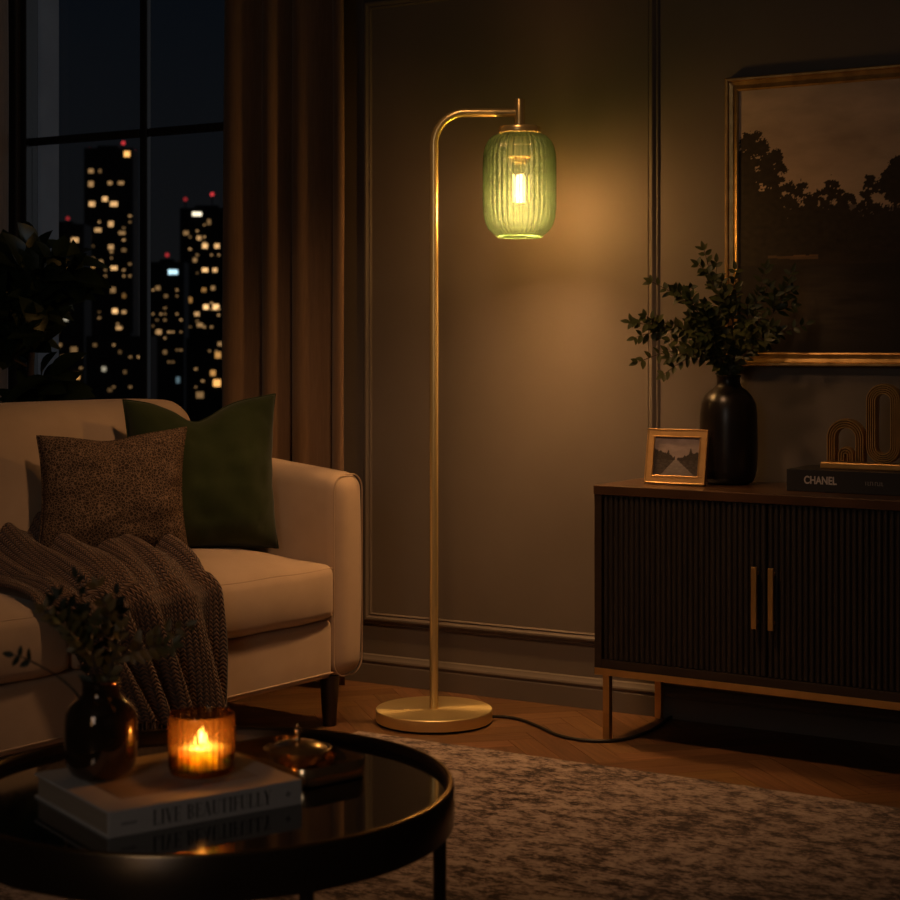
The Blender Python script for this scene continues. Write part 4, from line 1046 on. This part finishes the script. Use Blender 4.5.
grid_colors(iw, ih, 420, 300, paint_fn, 'canvas', M['canvas'], pa, (fwid-.004, -.0110, fwid-.004), depth=.004)

# ------------------------------------------------------------------ tree in a pot behind the sofa
tp = Vector((-1.262, 5.12, 0))
pt = thing('potted_tree', 'tall dark leafy indoor tree standing behind the sofa in front of the window', 'plant', tp)
pot = obj('planter', lathe([(0,0),(.12,0),(.13,.01),(.16,.30),(.163,.315),(.148,.315),(.145,.28),(0,.28)], 48), M['pot'], pt, angle=40)
obj('soil', lathe([(0,.281),(.143,.281),(.143,.283),(0,.292)], 32), M['soil'], pt)
tb = bmesh.new(); lb = bmesh.new(); rnd = random.Random(33)
trunk = spline([(0,0,.28),(.01,0,.6),(-.012,.01,.9),(.004,0,1.08),(.0,0,1.22)], 8)
tube(trunk, [.017*(1-.6*i/len(trunk)) for i in range(len(trunk))], 10, tb)
for q in range(30):
    z = rnd.uniform(.76, 1.22); i = min(range(len(trunk)), key=lambda k: abs(trunk[k].z-z)); b0_ = trunk[i]
    az = rnd.uniform(0, 2*PI); ln = rnd.uniform(.09,.25)*(1 if z < 1.15 else .75); el = rnd.uniform(.15,.95)
    d = Vector((math.cos(az)*math.cos(el), math.sin(az)*math.cos(el)*.8, math.sin(el)))
    tw = [b0_ + d*ln*j/6 + Vector((0,0,-.03*(j/6)**2)) for j in range(7)]; tube(tw, [.005*(1-.6*j/7) for j in range(7)], 6, tb)
    for j in range(1, 7):
        for s in range(1 + (j % 2)):
            dd = d*.6 + Vector((rnd.uniform(-1,1), rnd.uniform(-1,.6), rnd.uniform(-.5,.6)))
            add_leaf(lb, tw[j], dd, Vector((rnd.uniform(-.6,.6), -.7, .7)), rnd.uniform(.09,.155), rnd.uniform(.050,.080), droop=rnd.uniform(.1,.5), n=6)
obj('trunk', tb, M['bark'], pt); obj('foliage', lb, M['leaf_dark'], pt, angle=180)

# ------------------------------------------------------------------ lights
def light(name, kind, loc, energy, color, **k):
    l = bpy.data.lights.new(name, kind); l.energy = energy; l.color = color
    for a, v in k.items(): setattr(l, a, v)
    o = bpy.data.objects.new(name, l); COL.objects.link(o); o.location = loc; return o
for q in range(4):
    bl = light('bulb_light', 'POINT', (LX+AL, LY, 1.345+.024*q), 38*(.38,.28,.20,.14)[q], (1,.52,.20), shadow_soft_size=.030); bl.data.cycles.use_multiple_importance_sampling = False
cl_ = light('candle_light', 'POINT', (cp.x, cp.y, CZ+.052), 1.3, (1,.50,.17), shadow_soft_size=.004); cl_.data.cycles.use_multiple_importance_sampling = False
# an added dim fill behind the camera, in place of an unseen window
a = light('rear_fill_light', 'AREA', WP(1.2, W1-.05, 1.7), 6.0, (1.0,.90,.84), shape='RECTANGLE', size=.7, size_y=1.5)
a.rotation_euler = (R(90), 0, WA); a.rotation_euler = (Vector(WP(0,0,1.0))-Vector(a.location)).to_track_quat('-Z','Y').to_euler()

# an added warm fill spot over the rug, out of view, without a fixture
d = light('warm_fill_spot', 'SPOT', (-.10, 3.40, 2.35), 62, (1,.53,.25), shadow_soft_size=.10, spot_size=R(82), spot_blend=1.0)
d.rotation_euler = (Vector((-.02, 4.20, .25))-d.location).to_track_quat('-Z','Y').to_euler()
# an added warm strip, unseen, for streaks on the brass; no lamp stands there
a2 = light('warm_fill_strip', 'AREA', (-1.35, -.40, 1.45), 1.8, (1,.66,.36), shape='RECTANGLE', size=.30, size_y=1.5)
a2.rotation_euler = (Vector((.1,4.4,.9))-a2.location).to_track_quat('-Z','Y').to_euler()
# city glow from along the street, on the masonry outside the window
g = light('city_glow', 'SUN', (0,0,6), .16, (.86,.90,1.0), angle=R(20))
g.rotation_euler = (-(WD*.95 - WN*.75 + Vector((0,0,.12)))).to_track_quat('-Z','Y').to_euler()
w = bpy.data.worlds.new('World'); SC.world = w; w.use_nodes = True; nt = w.node_tree; nt.nodes.clear()
out = nt.nodes.new('ShaderNodeOutputWorld'); bg = nt.nodes.new('ShaderNodeBackground'); tc = nt.nodes.new('ShaderNodeTexCoord'); sp = nt.nodes.new('ShaderNodeSeparateXYZ'); rp = nt.nodes.new('ShaderNodeValToRGB')
nt.links.new(tc.outputs['Generated'], sp.inputs[0]); nt.links.new(sp.outputs['Z'], rp.inputs['Fac'])
e = rp.color_ramp.elements; e[0].position = 0; e[0].color = (.0060,.0058,.0060,1); e[1].position = .22; e[1].color = (.0022,.0034,.0056,1)
nt.links.new(rp.outputs['Color'], bg.inputs['Color']); bg.inputs['Strength'].default_value = 1; nt.links.new(bg.outputs[0], out.inputs['Surface'])

# ------------------------------------------------------------------ camera
cam = bpy.data.cameras.new('Camera'); co = bpy.data.objects.new('Camera', cam); COL.objects.link(co); SC.camera = co
co.location = (0,0,CAM_H); co.rotation_euler = (R(90),0,0)
cam.sensor_width = 36; cam.lens = F/900*36; cam.shift_y = -(450-HZ)/900
cam.clip_start = .05; cam.clip_end = 3000
cam.dof.use_dof = True; cam.dof.focus_distance = 4.45; cam.dof.aperture_fstop = 6.8; cam.dof.aperture_blades = 0
SC.view_settings.view_transform = 'Standard'; SC.view_settings.look = 'None'; SC.view_settings.exposure = 0; SC.view_settings.gamma = 1; SC.view_settings.use_curve_mapping = False
cy = SC.cycles; cy.max_bounces = 14; cy.transparent_max_bounces = 24; cy.transmission_bounces = 12; cy.diffuse_bounces = 4; cy.glossy_bounces = 4
cy.sample_clamp_indirect = 3; cy.caustics_refractive = False; cy.caustics_reflective = False; cy.use_denoising = True
